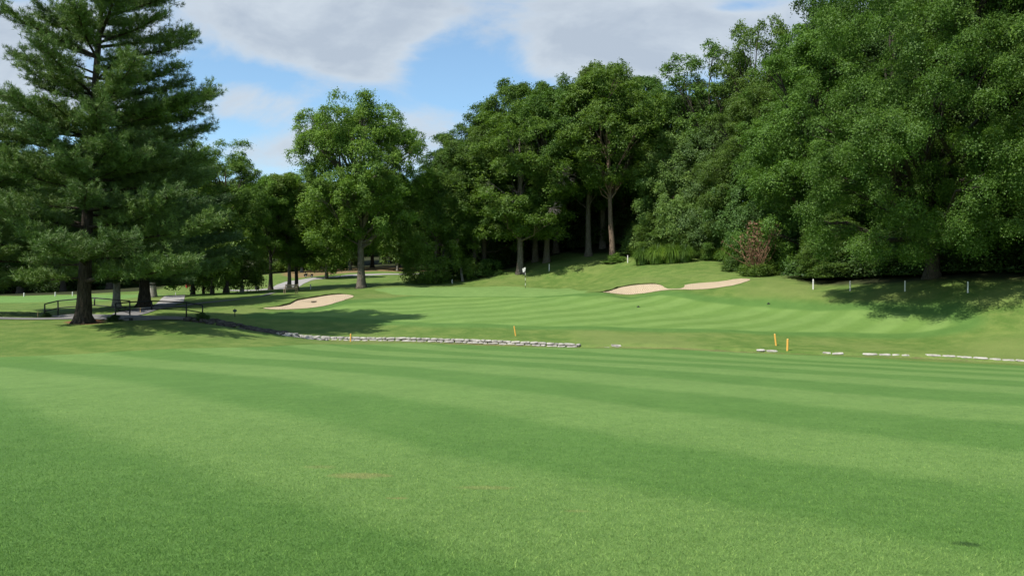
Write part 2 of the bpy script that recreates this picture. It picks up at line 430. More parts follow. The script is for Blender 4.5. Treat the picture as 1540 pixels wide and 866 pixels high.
# ------------------------------------------------------------------ near turf blades
def turf():
    rng = np.random.default_rng(5)
    N = 900000
    # density falls with distance, thinning to nothing
    d = 3.55 * (19.0 / 3.55) ** rng.random(N)
    d = d[rng.random(N) < np.clip((19.0 - d) / 9.0, 0, 1)]; N = len(d)
    ang = (rng.random(N) - .5) * 1.60
    x = ang * d * 1.0; y = d
    z = H(np.stack([x, y], 1))
    sc_ = .85 + .35 * (d / 8)
    hgt = (.007 + .012 * rng.random(N) ** 1.6 + .012 * (rng.random(N) < .012)) * np.clip(1.3 - d / 16, .15, 1) * sc_
    wid = (.0012 + .0010 * rng.random(N)) * sc_ * 1.15
    a = rng.random(N) * 6.283; lean = rng.normal(0, .9, (N, 2)) * hgt[:, None]
    B0 = np.stack([x - np.cos(a) * wid, y - np.sin(a) * wid, z - .002], 1)
    B1 = np.stack([x + np.cos(a) * wid, y + np.sin(a) * wid, z - .002], 1)
    T = np.stack([x + lean[:, 0], y + lean[:, 1], z + hgt], 1)
    V = np.stack([B0, B1, T], 1).reshape(-1, 3)
    rn = np.repeat(rng.random(N), 3)
    t = NT('grass_blade'); pos = t.n('NewGeometry').outputs['Position']
    col = fairway_color(t, pos); r = t.attr('rnd')
    col = t.mix(1.0, col, t.rgb(r, [(0, (.85, .92, .85)), (.5, (1.26, 1.25, 1.2)), (.92, (1.65, 1.52, 1.5)), (1, (2.9, 2.3, 2.3))]), 'MULTIPLY')
    df = t.n('BsdfDiffuse', {0: col}); tr = t.n('BsdfTranslucent', {0: col})
    mx = t.n('MixShader', {0: .3, 1: df.outputs[0], 2: tr.outputs[0]})
    # shade with the sward's up-facing normal, as dense turf does
    o = t.n('OutputMaterial', {0: mx.outputs[0]})
    link('fairway_turf', mesh_np('fairway_turf', V, np.arange(3 * N).reshape(-1, 3), [t.m], False, {'rnd': rn}), kind='stuff', label='short mown green turf blades of the nearest fairway', cat='grass')
turf()
exec_after = []
# ------------------------------------------------------------------ foliage
def leaf_mat(name, trans=.36, gloss=.025):
    t = NT(name)
    oc = t.n('ObjectInfo').outputs['Color']; r = t.attr('rnd')
    var = t.rgb(r, [(0, (.55, .62, .6)), (.5, (.95, 1, .95)), (.85, (1.3, 1.22, 1.05)), (1, (1.75, 1.55, 1.15))])
    col = t.mix(1.0, oc, var, 'MULTIPLY')
    df = t.n('BsdfDiffuse', {0: col}); tr = t.n('BsdfTranslucent', {0: t.mix(1.0, col, (1.1, 1.15, .6), 'MULTIPLY')})
    gl = t.n('BsdfGlossy', {0: (.8, .85, .8, 1), 'Roughness': .6})
    mx = t.n('MixShader', {0: trans, 1: df.outputs[0], 2: tr.outputs[0]})
    mx = t.n('MixShader', {0: gloss, 1: mx.outputs[0], 2: gl.outputs[0]})
    t.n('OutputMaterial', {0: mx.outputs[0]}); return t.m
M_LEAF = leaf_mat('leaves'); M_NEEDLE = leaf_mat('needles', .15, .05)
def bark_mat(name, c1, c2, sc=1.0):
    t = NT(name); co = t.n('TexCoord').outputs['Object']
    mp = t.n('Mapping', {0: co, 3: (9 * sc, 9 * sc, 1.6 * sc)}).outputs[0]
    n1 = t.noise(1.5, 5, .65, mp); n2 = t.noise(.9, 3, .5, co)
    col = t.mix(t.step(n1, .35, .65), c1, c2); col = t.mix(t.math('MULTIPLY', n2, .5), col, tuple(.5 * v for v in c1))
    return t.principled(col, .95, n1, .9, .06, .1)
M_BARK = bark_mat('bark', (.10, .085, .065), (.21, .185, .15))
M_BARKD = bark_mat('dark_bark', (.042, .036, .028), (.10, .085, .065))
M_BARKL = bark_mat('pale_bark', (.22, .20, .165), (.38, .36, .31))
M_BARKR = bark_mat('reddish_bark', (.13, .09, .065), (.23, .17, .125))
M_DEAD = bark_mat('dead_wood', (.16, .135, .12), (.28, .25, .22), 2)
M_DEADR = simple('dead_twigs', (.20, .105, .06), (.12, .075, .045), 6, .95)

def unit(a): return a / np.maximum(np.linalg.norm(a, axis=1, keepdims=True), 1e-9)
def leaf_quads(name, C, N, size, rng, mat, aspect=.6, attrs_r=None):
    n = len(C); N = unit(N)
    rr = unit(rng.normal(size=(n, 3))); U = unit(np.cross(N, rr)); W = np.cross(N, U)
    s = (size * (.65 + .7 * rng.random(n)))[:, None] if np.isscalar(size) else size[:, None]
    fold = N * s * .18
    V = np.stack([C - U*s*.5, C + W*s*aspect*.5 - fold, C + U*s*.5, C - W*s*aspect*.5 - fold], 1).reshape(-1, 3)
    r = np.repeat(rng.random(n) if attrs_r is None else attrs_r, 4)
    return mesh_np(name, V, np.arange(4 * n).reshape(-1, 4), [mat], False, {'rnd': r})
PROF = {
 'round': lambda t: np.sqrt(np.clip(1 - ((t - .45) / .57) ** 2, 0, 1)) * np.where(t < .2, .75 + t * 1.25, 1),
 'oak':   lambda t: np.clip(np.sqrt(np.clip(1 - ((t - .60) / .42) ** 2, 0, 1)) * (t > .55) + (t <= .55) * (.50 + .50 * (t / .55) ** 1.2), 0, 1),
 'skirt': lambda t: np.clip(np.sqrt(np.clip(1 - ((t - .28) / .74) ** 2, 0, 1)) * np.where(t < .12, .86 + t * 1.2, 1), 0, 1),
 'tall':  lambda t: np.clip(np.sqrt(np.clip(1 - ((t - .5) / .53) ** 2, 0, 1)), 0, 1) ** .7,
 'dome':  lambda t: np.sqrt(np.clip(1 - t ** 2.2, 0, 1)),
 'vase':  lambda t: np.clip(.35 + .9 * t, 0, 1) * np.sqrt(np.clip(1 - np.clip((t - .75) / .27, 0, 1) ** 2, 0, 1)),
}
def crown_points(rng, Ht, cb, R, prof, n, cr, inner=.2, lob=.24, boughs=0):
    if boughs:
        C, O = crown_points(rng, Ht, cb, R * .86, prof, boughs, cr * 1.2, inner * .6, lob)
        L = R * .23; q = rng.integers(0, boughs, n); sz = rng.uniform(.65, 1.3, boughs)[q]
        o = O[q] * [1, 1, .2]; s_ = np.stack([-o[:, 1], o[:, 0], 0 * o[:, 0]], 1)
        g = np.clip(rng.normal(size=(n, 3)), -1.45, 1.45)
        off = unit(o) * (g[:, :1] * L * sz[:, None]) + unit(s_) * (g[:, 1:2] * L * .75 * sz[:, None]); off[:, 2] += g[:, 2] * L * .46 - .10 * np.abs(g[:, 0]) * L
        P3 = C[q] + off; P3[:, 2] = np.clip(P3[:, 2], cb * .8, Ht - cr * .4)
        return P3, unit(O[q] + off * .25)
    pf = PROF[prof]; out = []
    ph = rng.random(8) * 6.28
    while len(out) < n:
        t = rng.random(); th = rng.random() * 6.2832
        if rng.random() > pf(np.array([t]))[0] + .05: continue
        lobe = 1 + lob * (math.sin(th * 3 + ph[0] + t * 5) * .5 + math.sin(th * 5 + ph[1] - t * 7) * .3 + math.sin(th * 2 + ph[2] + t * 11) * .4)
        rr = R * float(pf(np.array([t]))[0]) * lobe
        rho = rr * (rng.uniform(.25, .8) if rng.random() < inner else rng.uniform(.8, 1.0)) - cr * .5
        z = cb + t * (Ht - cb) - cr * .4 + rng.normal() * .3
        out.append((max(rho, 0) * math.cos(th), max(rho, 0) * math.sin(th), z, math.cos(th) * .8, math.sin(th) * .8, (t - .4) * 1.6))
    o = np.array(out); return o[:, :3], unit(o[:, 3:])
def tree_variant(seed, Ht, cb, R, prof, n, cr, spr, lpr, leaf, trunk_r, flat=.78, bark=None, limbs=26, inner=.2, lob=.24, sprad=.32, droop=.2, shift=(0, 0), mult=(1,), bend=.5, trunk_top=.8, boughs=0):
    rng = np.random.default_rng(seed); rd = random.Random(seed)
    C, O = crown_points(rng, Ht, cb, R, prof, n, cr, inner, lob, boughs)
    if boughs: ok = np.hypot(C[:, 0], C[:, 1]) < R * .93; C, O = C[ok], O[ok]
    C = C + np.array([shift[0], shift[1], 0]) * np.clip(C[:, 2:3] / Ht * 4, .6, 1)
    A = cr * rng.uniform(.6, 1.25, len(C))
    # sprays on the shell of each clump
    k = np.repeat(np.arange(len(C)), spr); m = len(k)
    D = unit(rng.normal(size=(m, 3)) + O[k] * .55 + np.array([0, 0, .35]))
    S = C[k] + D * A[k][:, None] * np.array([1, 1, flat]) * (.55 + .5 * rng.random(m))[:, None]
    S = S + rng.normal(size=(m, 3)) * .12
    tone = np.clip(.45 + .16 * rng.normal(size=m), 0, 1)
    SN = unit(D * .75 + np.array([0, 0, .5]) + rng.normal(size=(m, 3)) * .4)
    q = np.repeat(np.arange(m), lpr); L = len(q)
    U = unit(np.cross(SN, rng.normal(size=(m, 3)))); W = np.cross(SN, U)
    a, b = rng.normal(size=L) * sprad, rng.normal(size=L) * sprad * .6
    P_ = S[q] + U[q] * a[:, None] + W[q] * b[:, None] + SN[q] * (rng.normal(size=L) * .07)[:, None]
    P_[:, 2] -= droop * (a * a + b * b)
    N = SN[q] + rng.normal(size=(L, 3)) * .40
    P_[:, 2] = np.maximum(P_[:, 2], .05)
    rv = np.clip(tone[q] + .13 * rng.normal(size=L), 0, 1)
    crown = leaf_quads('crown', P_, N, leaf, rng, M_LEAF, attrs_r=rv)
    mb = MB(); top = Ht * trunk_top; pts = []; bx, by = rd.uniform(-bend, bend), rd.uniform(-bend, bend)
    for i in range(9):
        t = i / 8; pts.append((bx * t * t + rd.uniform(-.06, .06) * (i > 0), by * t * t + rd.uniform(-.06, .06) * (i > 0), -.4 if i == 0 else top * t))
    pts.insert(1, (0, 0, .25)); pts.insert(2, (0, 0, .9))
    rad = [trunk_r * 1.75, trunk_r * 1.35, trunk_r * 1.08] + [trunk_r * (1 - .78 * i / 8) for i in range(1, 9)]
    mb.tube(pts, rad, 9, jit=.12, rng=rd)
    order = rng.permutation(len(C))[:limbs]
    for i in order:
        c = C[i]; z0 = max(cb * .75, min(top * .95, c[2] * rd.uniform(.5, .8))); t = z0 / top
        p0 = Vector((bx * t * t, by * t * t, z0)); p3 = Vector(c); L_ = (p3 - p0).length
        p1 = p0.lerp(p3, .35) + Vector((rd.uniform(-.1,.1)*L_, rd.uniform(-.1,.1)*L_, -.04 * L_)); p2 = p0.lerp(p3, .7) + Vector((rd.uniform(-.08,.08)*L_, rd.uniform(-.08,.08)*L_, .05 * L_))
        r0 = min(trunk_r * .42, .026 * L_ + .02)
        mb.tube([p0, p1, p2, p3], [r0, r0 * .7, r0 * .42, r0 * .12], 5, cap=False, jit=.1, rng=rd)
        for _ in range(3):
            b0 = p1.lerp(p2, rd.random()); e = p3 + Vector((rd.uniform(-1,1), rd.uniform(-1,1), rd.uniform(-.6,1))) * cr
            mb.tube([b0, b0.lerp(e, .5) + Vector((0,0,.2)), e], [r0 * .3, r0 * .2, r0 * .07], 4, cap=False)
    trunk = mb.mesh('trunk', bark or M_BARK, True)
    return dict(trunk=trunk, crown=crown, H=Ht, R=R)

V = {}
V['oak'] = tree_variant(11, 22.5, 6.4, 8.6, 'oak', 350, 1.1, 34, 17, .19, .50, limbs=70, inner=.25, lob=.18, boughs=120, bark=M_BARK)
V['tallA'] = tree_variant(21, 25, 8, 7, 'tall', 280, 1.1, 30, 15, .21, .42, boughs=60)
V['tallB'] = tree_variant(22, 25, 6, 7, 'round', 280, 1.1, 30, 15, .21, .40, boughs=60)
V['tallC'] = tree_variant(23, 25, 5, 7, 'skirt', 280, 1.1, 30, 15, .21, .40, boughs=60, bark=M_BARKD)
V['tallD'] = tree_variant(24, 25, 9, 6.5, 'oak', 250, 1.15, 30, 15, .21, .42, boughs=54)
V['high'] = tree_variant(25, 25, 10.5, 6, 'round', 150, 1.15, 30, 16, .21, .34, bark=M_BARK, limbs=24)
V['skirtA'] = tree_variant(31, 16, .3, 6, 'skirt', 220, 1.1, 30, 15, .20, .28)
V['skirtB'] = tree_variant(32, 16, .2, 6, 'dome', 210, 1.1, 30, 15, .20, .28)
V['giantA'] = tree_variant(41, 29, 2.5, 12, 'skirt', 640, 1.0, 34, 22, .14, .60, flat=.55, droop=.4, sprad=.38, limbs=60, lob=.2, boughs=84, shift=(-4.5, -9), bark=M_BARKD)
V['giantB'] = tree_variant(42, 27, 2.6, 10, 'skirt', 480, .95, 34, 21, .138, .55, flat=.55, droop=.4, sprad=.38, limbs=80, lob=.24, boughs=66, shift=(-3, -6), bark=M_BARKD)
V['bigA'] = tree_variant(43, 23, .8, 7, 'skirt', 430, 1.0, 32, 16, .165, .35, droop=.35, limbs=60, lob=.3, boughs=64, bark=M_BARKD)
V['smallA'] = tree_variant(51, 6, 1.5, 3, 'round', 46, .8, 26, 11, .20, .17, limbs=20)
V['smallB'] = tree_variant(52, 10, 1.8, 4, 'round', 80, 1.0, 26, 11, .25, .20, limbs=24)
V['airy'] = tree_variant(61, 24, 8, 5.5, 'vase', 95, 1.0, 26, 14, .22, .26, limbs=50, inner=.1, lob=.35)
V['vine'] = tree_variant(71, 14, .2, 6.5, 'dome', 260, 1.0, 28, 15, .18, .2, flat=.8, droop=.6, lob=.3)
V['bushA'] = tree_variant(81, 4, .1, 3, 'dome', 60, .75, 26, 10, .20, .08, limbs=12, flat=.8, trunk_top=.5)
V['bushB'] = tree_variant(82, 3, .05, 2.6, 'dome', 46, .7, 26, 10, .19, .06, limbs=12, flat=.8, trunk_top=.5)

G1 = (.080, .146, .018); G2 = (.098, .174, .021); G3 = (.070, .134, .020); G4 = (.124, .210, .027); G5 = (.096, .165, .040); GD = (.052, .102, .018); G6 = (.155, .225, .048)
def tree(kind, px, d, Ht, R, color, label, name='deciduous_tree', cat='tree', group=None, rz=None, tilt=0, bark=None, dz=0):
    v = V[kind]; x = (px - CXP) / F * d; y = d
    rd = random.Random(int(px * 7 + d * 13))
    root = empty(name, (x, y, h(x, y) + dz), rd.uniform(0, 6.28) if rz is None else rz, label=label, cat=cat, group=group)
    root.scale = (R / v['R'], R / v['R'], Ht / v['H'])
    if tilt: root.rotation_euler = (0, tilt, 0)
    j = lambda: rd.uniform(.92, 1.08)
    a = link('trunk', v['trunk'], root)
    if bark:
        a.material_slots[0].link = 'OBJECT'; a.material_slots[0].material = bark
    c = link('crown', v['crown'], root); c.color = (color[0] * j(), color[1] * j(), color[2] * j(), 1)
    return root
T = tree
# lone oak and the left-hand group
T('oak', 543, 89, 22.6, 8.6, G4, 'tall lone oak with airy crown and pale straight trunk, beside the green', rz=.9, bark=M_BARK)
T('tallB', 175, 60, 17.0, 5.0, GD, 'tree with smooth whitish-grey trunk just right of the big pine', bark=M_BARKL)
T('tallA', 230, 74, 17.5, 5.0, GD, 'tree with thin pale trunk behind the two dark left-hand pines', bark=M_BARKL)
T('smallB', 290, 79, 9.5, 4.0, G4, 'short dark-trunked tree left of the small forked one, behind the bridge', bark=M_BARKD)
T('smallA', 306, 82, 6.5, 2.2, G1, 'small slim tree squeezed between two thicker dark trunks behind the bridge', bark=M_BARKD)
T('smallB', 319, 76, 9.5, 3.6, G4, 'dark-trunked tree at the left end of the shaded mound', bark=M_BARKD)
T('tallB', 340, 82, 18.0, 5.0, G4, 'tall leafy tree whose top shows against the sky just right of the big pine', bark=M_BARKD)
T('smallA', 364, 86, 5.6, 3.1, G4, 'small round-headed tree with pale forked trunk on the shaded mound', bark=M_BARKL)
T('tallD', 407, 92, 14.5, 4.2, G4, 'slender dark-trunked tree left of the pair beside the bench', bark=M_BARKD)
T('tallA', 435, 93, 15.0, 4.3, G4, 'left tree of the dark-trunked pair beside the bench', bark=M_BARK)
T('tallB', 446, 94, 15.0, 4.3, G4, 'right tree of the dark-trunked pair beside the bench', bark=M_BARKD)
T('smallB', 491, 117, 10.5, 4.6, G4, 'bright green small tree right of the parked cart on the far path')
T('smallB', 454, 133, 11, 4.6, G4, 'bright green tree with thin white trunk on the rust-coloured bank', bark=M_BARKL)
T('smallB', 598, 139, 11.5, 4.2, G4, 'small bright tree on the rusty bank, left of the pair right of the lone oak', bark=M_BARKL)
T('smallB', 614, 140, 10.5, 3.6, G4, 'small bright tree on the rusty bank, right of the pair right of the lone oak', bark=M_BARKL)
T('smallB', 527, 139, 11.5, 4.4, G2, 'small tree on the rusty bank just left of the lone oak trunk', bark=M_BARKL)
T('skirtA', 655, 95, 15, 4.8, G4, 'dark leafy tree with branches down to the ground right of the far path')
# trees on the hill behind the flag
T('tallB', 782, 92, 22, 7.4, G2, 'large tree with thick pale trunk directly left above the flag', bark=M_BARK)
T('high', 921, 92, 24.5, 6.6, G2, 'tall tree with long bare leaning trunk behind the grass hill', bark=M_BARKR, rz=2.2, tilt=-.035)
T('tallC', 728, 96, 20, 6.6, G1, 'tree with crooked dark trunk left of the thick pale trunk near the flag', bark=M_BARKD)
T('high', 696, 94, 15, 2.8, G1, 'thin pale leaning tree at the left edge of the wood behind the green', bark=M_BARKL, tilt=-.16)
T('tallA', 714, 95, 17.5, 5.0, G1, 'thin dark ivy-footed tree right of the pale leaning one', bark=M_BARKD)
T('tallA', 805, 99, 24, 6.8, G1, 'tree with reddish trunk right of the thick pale trunk near the flag', bark=M_BARK)
T('tallD', 822, 96, 23, 6.4, G1, 'tree with mottled trunk and dead lower branches between the flag and the bare leaning tree', bark=M_BARK)
T('tallD', 885, 97, 23, 6.4, G1, 'tree with short visible trunk left of the tall bare leaning one', bark=M_BARK)
T('tallD', 836, 106, 24, 6.4, G1, 'thin grey-trunked tree set back in the dark wood behind the flag', bark=M_BARK)
T('tallA', 938, 104, 23, 6, G1, 'slim tree in the shade just right of the tall bare leaning one', bark=M_BARKD)
T('tallC', 690, 112, 20.5, 7, GD, 'dark tree whose top forms the first step of the skyline right of the lone oak')
T('tallC', 660, 122, 18, 7, GD, 'dark lower tree on the skyline just right of the lone oak crown')
T('tallB', 752, 108, 24.5, 8.2, G3, 'round-topped tree on the skyline where the wood steps up, above the leafy left edge')
T('tallC', 800, 112, 25.2, 8.0, G3, 'tree on the skyline straight above the flag')
T('tallB', 852, 112, 25, 7.5, G2, 'tree on the skyline between the flag and the tall bare leaning tree')
T('tallA', 906, 103, 25.6, 7.0, G2, 'highest tree of the middle wood, its top against the sky above the bare trunk')
T('tallC', 962, 110, 24.4, 7.6, G3, 'tree on the skyline just right of the highest tree of the middle wood')
T('tallB', 1012, 106, 23.5, 7.5, G3, 'tree on the skyline left of the two airy tops')
T('airy', 1066, 94, 25.8, 6.0, G2, 'airy open-topped tree, the left and lower of the two against the sky', bark=M_BARKD)
T('airy', 1134, 90, 28.6, 5.0, G2, 'airy open-topped tree, the right and taller of the two against the sky', bark=M_BARKD, rz=2)
T('tallC', 1100, 100, 22, 8, GD, 'dark dense tree filling in below the two airy tops')
# vine-hung slope
T('vine', 1012, 92, 15.4, 5.6, G6, 'pale feathery tree mass at the left end of the vine-hung slope')
T('vine', 1075, 91, 16.2, 6.4, G5, 'vine-draped mound of glossy leaves in the middle of the slope', rz=.5)
T('bigA', 1125, 85, 20.0, 6.6, G1, 'tall leafy tree rising behind the dead reddish brush')
T('vine', 1160, 80.5, 14.5, 6.2, G5, 'vine-draped tree just above the dead reddish brush', rz=4)
T('bigA', 1186, 80, 20.5, 6.0, G2, 'leafy tree joining the vine slope to the giant trees on the right')
T('skirtB', 990, 91, 6.0, 3.4, G2, 'feathery dark green shrub at the left foot of the vine slope', name='large_shrub', cat='shrub')
T('skirtB', 1040, 89.5, 7.5, 3.6, G4, 'bright green leafy shrub in the middle foot of the vine slope', name='large_shrub', cat='shrub')
T('skirtB', 1094, 85, 7.0, 3.4, G1, 'dark green shrub left of the dead reddish brush', name='large_shrub', cat='shrub')
# right giants
T('bigA', 1222, 71, 25, 7.5, G2, 'giant tree at the left edge of the dark right-hand wood, below the sky corner', rz=1)
T('giantA', 1402, 54.5, 26, 9.2, G1, 'giant spreading tree in the middle of the right-hand wood', rz=0, bark=M_BARKD)
T('giantA', 1560, 54.5, 28, 10.0, G2, 'nearest giant tree on the right, its low boughs over the shaded lawn', rz=.35)
T('giantB', 1672, 50.5, 25, 8.5, G4, 'giant tree cut off by the right edge of the picture, with bright low boughs', rz=.2)
T('giantB', 1495, 60, 27, 9.5, G1, 'extra giant tree added between the two nearest giants on the right to thicken their shadow', rz=.1)  # added tree, put in to make the shadow on the lawn more solid
T('giantB', 1345, 73, 30, 10.5, G3, 'giant tree rising behind the two nearest ones in the right-hand wood', rz=3)
T('skirtB', 1255, 64, 5.5, 3.4, G1, 'leafy understorey tree behind the brightest right-hand white stake', rz=2)
T('tallC', 1260, 84, 29.5, 8, GD, 'dark tree behind the giants, touching the top of the picture near the sky corner')
# big pale backing on the left and behind
FG = 'trees deep in the wood on the left'
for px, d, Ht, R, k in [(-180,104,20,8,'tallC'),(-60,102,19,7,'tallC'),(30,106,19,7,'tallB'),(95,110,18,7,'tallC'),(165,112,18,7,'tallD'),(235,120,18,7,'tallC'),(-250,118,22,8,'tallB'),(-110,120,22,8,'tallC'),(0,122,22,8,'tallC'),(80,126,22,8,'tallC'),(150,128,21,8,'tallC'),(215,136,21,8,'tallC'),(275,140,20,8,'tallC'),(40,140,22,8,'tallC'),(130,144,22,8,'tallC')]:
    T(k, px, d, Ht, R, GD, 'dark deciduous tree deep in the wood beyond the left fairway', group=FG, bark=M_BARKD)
BG = 'trees of the wood behind the rusty bank'
for px, d, Ht, R, k in [(312,150,20,8,'tallC'),(360,152,20,8,'tallB'),(405,150,19,7,'tallC'),(440,150,18,7,'skirtA'),(480,148,17,7,'tallC'),(520,150,18,7,'tallB'),(560,150,18,7,'tallC'),(600,150,18,7,'tallB'),(640,148,17,7,'tallC'),(675,146,18,7,'tallB'),
                        (420,170,20,8,'tallC'),(470,172,20,8,'tallC'),(530,170,20,8,'tallC'),(590,172,20,8,'tallC'),(650,170,20,8,'tallC')]:
    T(k, px, d, Ht, R, G4, 'green tree in the continuous wood behind the rust-coloured bank', group=BG)
HG = 'trees on the far hill'
for i, (px, d) in enumerate([(300,235),(335,225),(370,232),(400,222),(430,228),(460,224),(490,230),(520,224),(552,230),(585,224),(615,228),(645,222),(680,226),(385,255),(450,258),(515,256),(580,258),(345,262),(640,256)]):
    T(('tallC', 'tallB', 'skirtA')[i % 3], px, d, 21 + (i * 7 % 4), 8.5, (.075, .125, .030), 'distant tree of the low hill skyline left and right of the lone oak', group=HG)
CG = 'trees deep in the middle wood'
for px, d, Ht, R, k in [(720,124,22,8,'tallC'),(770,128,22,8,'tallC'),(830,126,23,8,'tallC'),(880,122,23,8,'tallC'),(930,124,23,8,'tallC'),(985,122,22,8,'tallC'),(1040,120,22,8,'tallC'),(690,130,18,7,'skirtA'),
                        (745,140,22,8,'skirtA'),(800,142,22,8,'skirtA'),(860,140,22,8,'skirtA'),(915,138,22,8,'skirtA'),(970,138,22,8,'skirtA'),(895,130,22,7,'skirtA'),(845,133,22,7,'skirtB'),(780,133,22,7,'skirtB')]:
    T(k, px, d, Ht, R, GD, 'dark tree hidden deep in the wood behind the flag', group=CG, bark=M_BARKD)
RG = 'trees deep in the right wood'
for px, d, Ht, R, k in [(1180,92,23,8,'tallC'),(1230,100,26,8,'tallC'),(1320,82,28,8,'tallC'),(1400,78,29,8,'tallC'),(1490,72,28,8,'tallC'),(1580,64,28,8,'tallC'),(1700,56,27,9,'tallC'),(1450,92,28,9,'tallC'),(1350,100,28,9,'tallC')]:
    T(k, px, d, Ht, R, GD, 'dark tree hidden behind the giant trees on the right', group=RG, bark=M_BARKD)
UG = 'dark understorey bushes'
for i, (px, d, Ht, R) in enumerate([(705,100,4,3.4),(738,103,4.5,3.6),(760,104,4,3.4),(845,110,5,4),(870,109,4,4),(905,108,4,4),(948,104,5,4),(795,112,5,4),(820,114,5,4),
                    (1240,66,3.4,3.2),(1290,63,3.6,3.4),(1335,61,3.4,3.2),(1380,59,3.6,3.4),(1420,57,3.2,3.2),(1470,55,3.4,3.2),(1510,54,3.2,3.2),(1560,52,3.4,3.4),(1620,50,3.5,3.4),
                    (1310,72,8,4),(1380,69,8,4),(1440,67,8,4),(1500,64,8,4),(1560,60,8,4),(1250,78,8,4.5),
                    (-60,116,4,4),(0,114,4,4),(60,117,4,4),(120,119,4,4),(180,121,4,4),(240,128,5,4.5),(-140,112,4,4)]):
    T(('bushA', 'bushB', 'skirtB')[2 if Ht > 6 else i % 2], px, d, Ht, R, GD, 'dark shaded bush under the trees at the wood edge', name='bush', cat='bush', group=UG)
T('bushB', 706, 96, 1.9, 1.6, G1, 'low bush at the foot of the thin pale leaning tree', name='bush', cat='bush')
T('bushB', 735, 94.5, 2.0, 2.2, G3, 'low rounded bush left of the thick pale trunk near the flag', name='bush', cat='bush')
T('bushB', 925, 91.2, 1.0, 1.3, G4, 'small bright bush at the foot of the tall bare leaning tree', name='bush', cat='bush')
T('bushB', 1143, 69.8, 1.6, 1.9, G2, 'leafy bush below the dead reddish brush, beside the long bunker', name='bush', cat='bush')
T('bushB', 1112, 74, 1.5, 1.9, G3, 'low dark spreading bush left of the leafy one beside the long bunker', name='bush', cat='bush')

# ornamental grass clumps
def grass_clump(seed, n=900, Ht=1.6):
    rng = np.random.default_rng(seed)
    a = rng.random(n) * 6.283; r0 = rng.random(n) ** .5 * .55; out = rng.uniform(.1, .95, n); hh = Ht * rng.uniform(.7, 1.05, n) * (1 - .25 * out / 1.25)
    w = .022; VV = []; T_ = 5
    for i in range(T_):
        t = i / (T_ - 1); rr = r0 + out * t ** 1.8; zz = hh * (1.35 * t - .35 * t ** 3) - (out * .9) * t ** 4
        ww = w * (1 - t * .85)
        c = np.stack([np.cos(a) * rr, np.sin(a) * rr, zz], 1); s_ = np.stack([-np.sin(a), np.cos(a), 0 * a], 1) * ww
        VV += [c - s_, c + s_]
    V_ = np.stack(VV, 1).reshape(-1, 3); Fs = []
    base = np.arange(n) * T_ * 2
    for i in range(T_ - 1):
        Fs.append(np.stack([base + 2*i, base + 2*i+1, base + 2*i+3, base + 2*i+2], 1))
    return mesh_np('ornamental_grass', V_, np.vstack(Fs), [M_LEAF], False, {'rnd': np.repeat(rng.random(n), T_ * 2)})
gm = [grass_clump(1), grass_clump(2)]
for i, (px, d, s_, c, lb) in enumerate([(966,86.3,1.1,G3,'dark fountain grass clump at the left end of its row'),(988,85.3,1.25,G4,'bright arching fountain grass clump, second from the left in its row'),(1010,84.8,1.25,G2,'upright fountain grass clump in the middle of its row'),
     (1030,84.6,1.1,G3,'brown-based fountain grass clump at the right end of its row'),(1068,85.2,1.15,G1,'blue-green fountain grass clump standing apart near the hill notch'),(1101,79,1.3,G2,'fountain grass clump left of the dead reddish brush')]):
    x = (px - CXP) / F * d
    o = link('ornamental_grass', gm[i % 2], loc=(x, d, h(x, d) - .03), label=lb, cat='ornamental grass', group='fountain grass clumps'); o.scale = (s_ * 1.25, s_ * 1.25, s_ * 1.35); o.color = c + (1,)

# dead reddish brush and dead branches
def twigs(seed, Ht, spread, n, r=.03, down=False):
    rd = random.Random(seed); m = MB()
    for i in range(n):
        p = Vector((rd.uniform(-.2, .2) * spread, rd.uniform(-.2, .2) * spread, 0)); d_ = Vector((rd.uniform(-1, 1), rd.uniform(-1, 1), 2.6)).normalized()
        pts = [p.copy()]; L_ = Ht * rd.uniform(.6, 1.05)
        for k in range(5):
            d_ = (d_ + Vector((rd.uniform(-.4, .4), rd.uniform(-.4, .4), rd.uniform(-.15, .2)))).normalized(); p = p + d_ * L_ / 5; pts.append(p.copy())
            if k > 0:
                for _ in range(3):
                    e = p + Vector((rd.uniform(-1, 1), rd.uniform(-1, 1), rd.uniform(-.9, .8))) * spread * .4
                    m.tube([p, p.lerp(e, .5) + Vector((0, 0, .1)), e], [r * .5, r * .35, r * .15], 4, cap=False)
        m.tube(pts, [r * (1 - .14 * k) for k in range(6)], 5, cap=False)
    return m
x = (1140 - CXP) / F * 69; z0 = h(x, 69)
br = empty('dead_brush', (x, 69, z0), label='tangle of dead reddish-brown twigs hanging in front of the vine slope', cat='dead brush')
twigs(3, 5.2, .55, 34, .04).build('stems', M_DEADR, br)
rng = np.random.default_rng(9); n = 380
C = np.stack([rng.normal(-.35, .45, n), rng.normal(0, .4, n), rng.uniform(1.6, 5.2, n)], 1)
lf = link('dead_leaves', leaf_quads('dead_leaves', C, rng.normal(size=(n, 3)), .22, rng, M_DEADR), br)
def dead_limb(px, py, d, s_, seed, label):
    rd = random.Random(seed); m = MB()
    def rec(p, d_, L_, r, lv):
        q = p + d_ * L_; m.tube([p, p.lerp(q, .5) + Vector((0, 0, rd.uniform(-.08, .08) * L_)), q], [r, r * .8, r * .5], 4, cap=False)
        if lv:
            for _ in range(4):
                rec(p.lerp(q, rd.uniform(.4, 1)), (d_ + Vector((rd.uniform(-.8, .8), rd.uniform(-.6, .6), rd.uniform(-.7, .5)))).normalized(), L_ * .68, r * .55, lv - 1)
    rec(Vector((0, 0, 0)), Vector((.5, -.6, -.15)).normalized(), 1.4 * s_, .07, 3)
    X, Y, Z = P(px, py, d)
    return m.mesh('dead_branch', M_DEAD), (X, Y, Z)
bpy.context.view_layer.update()
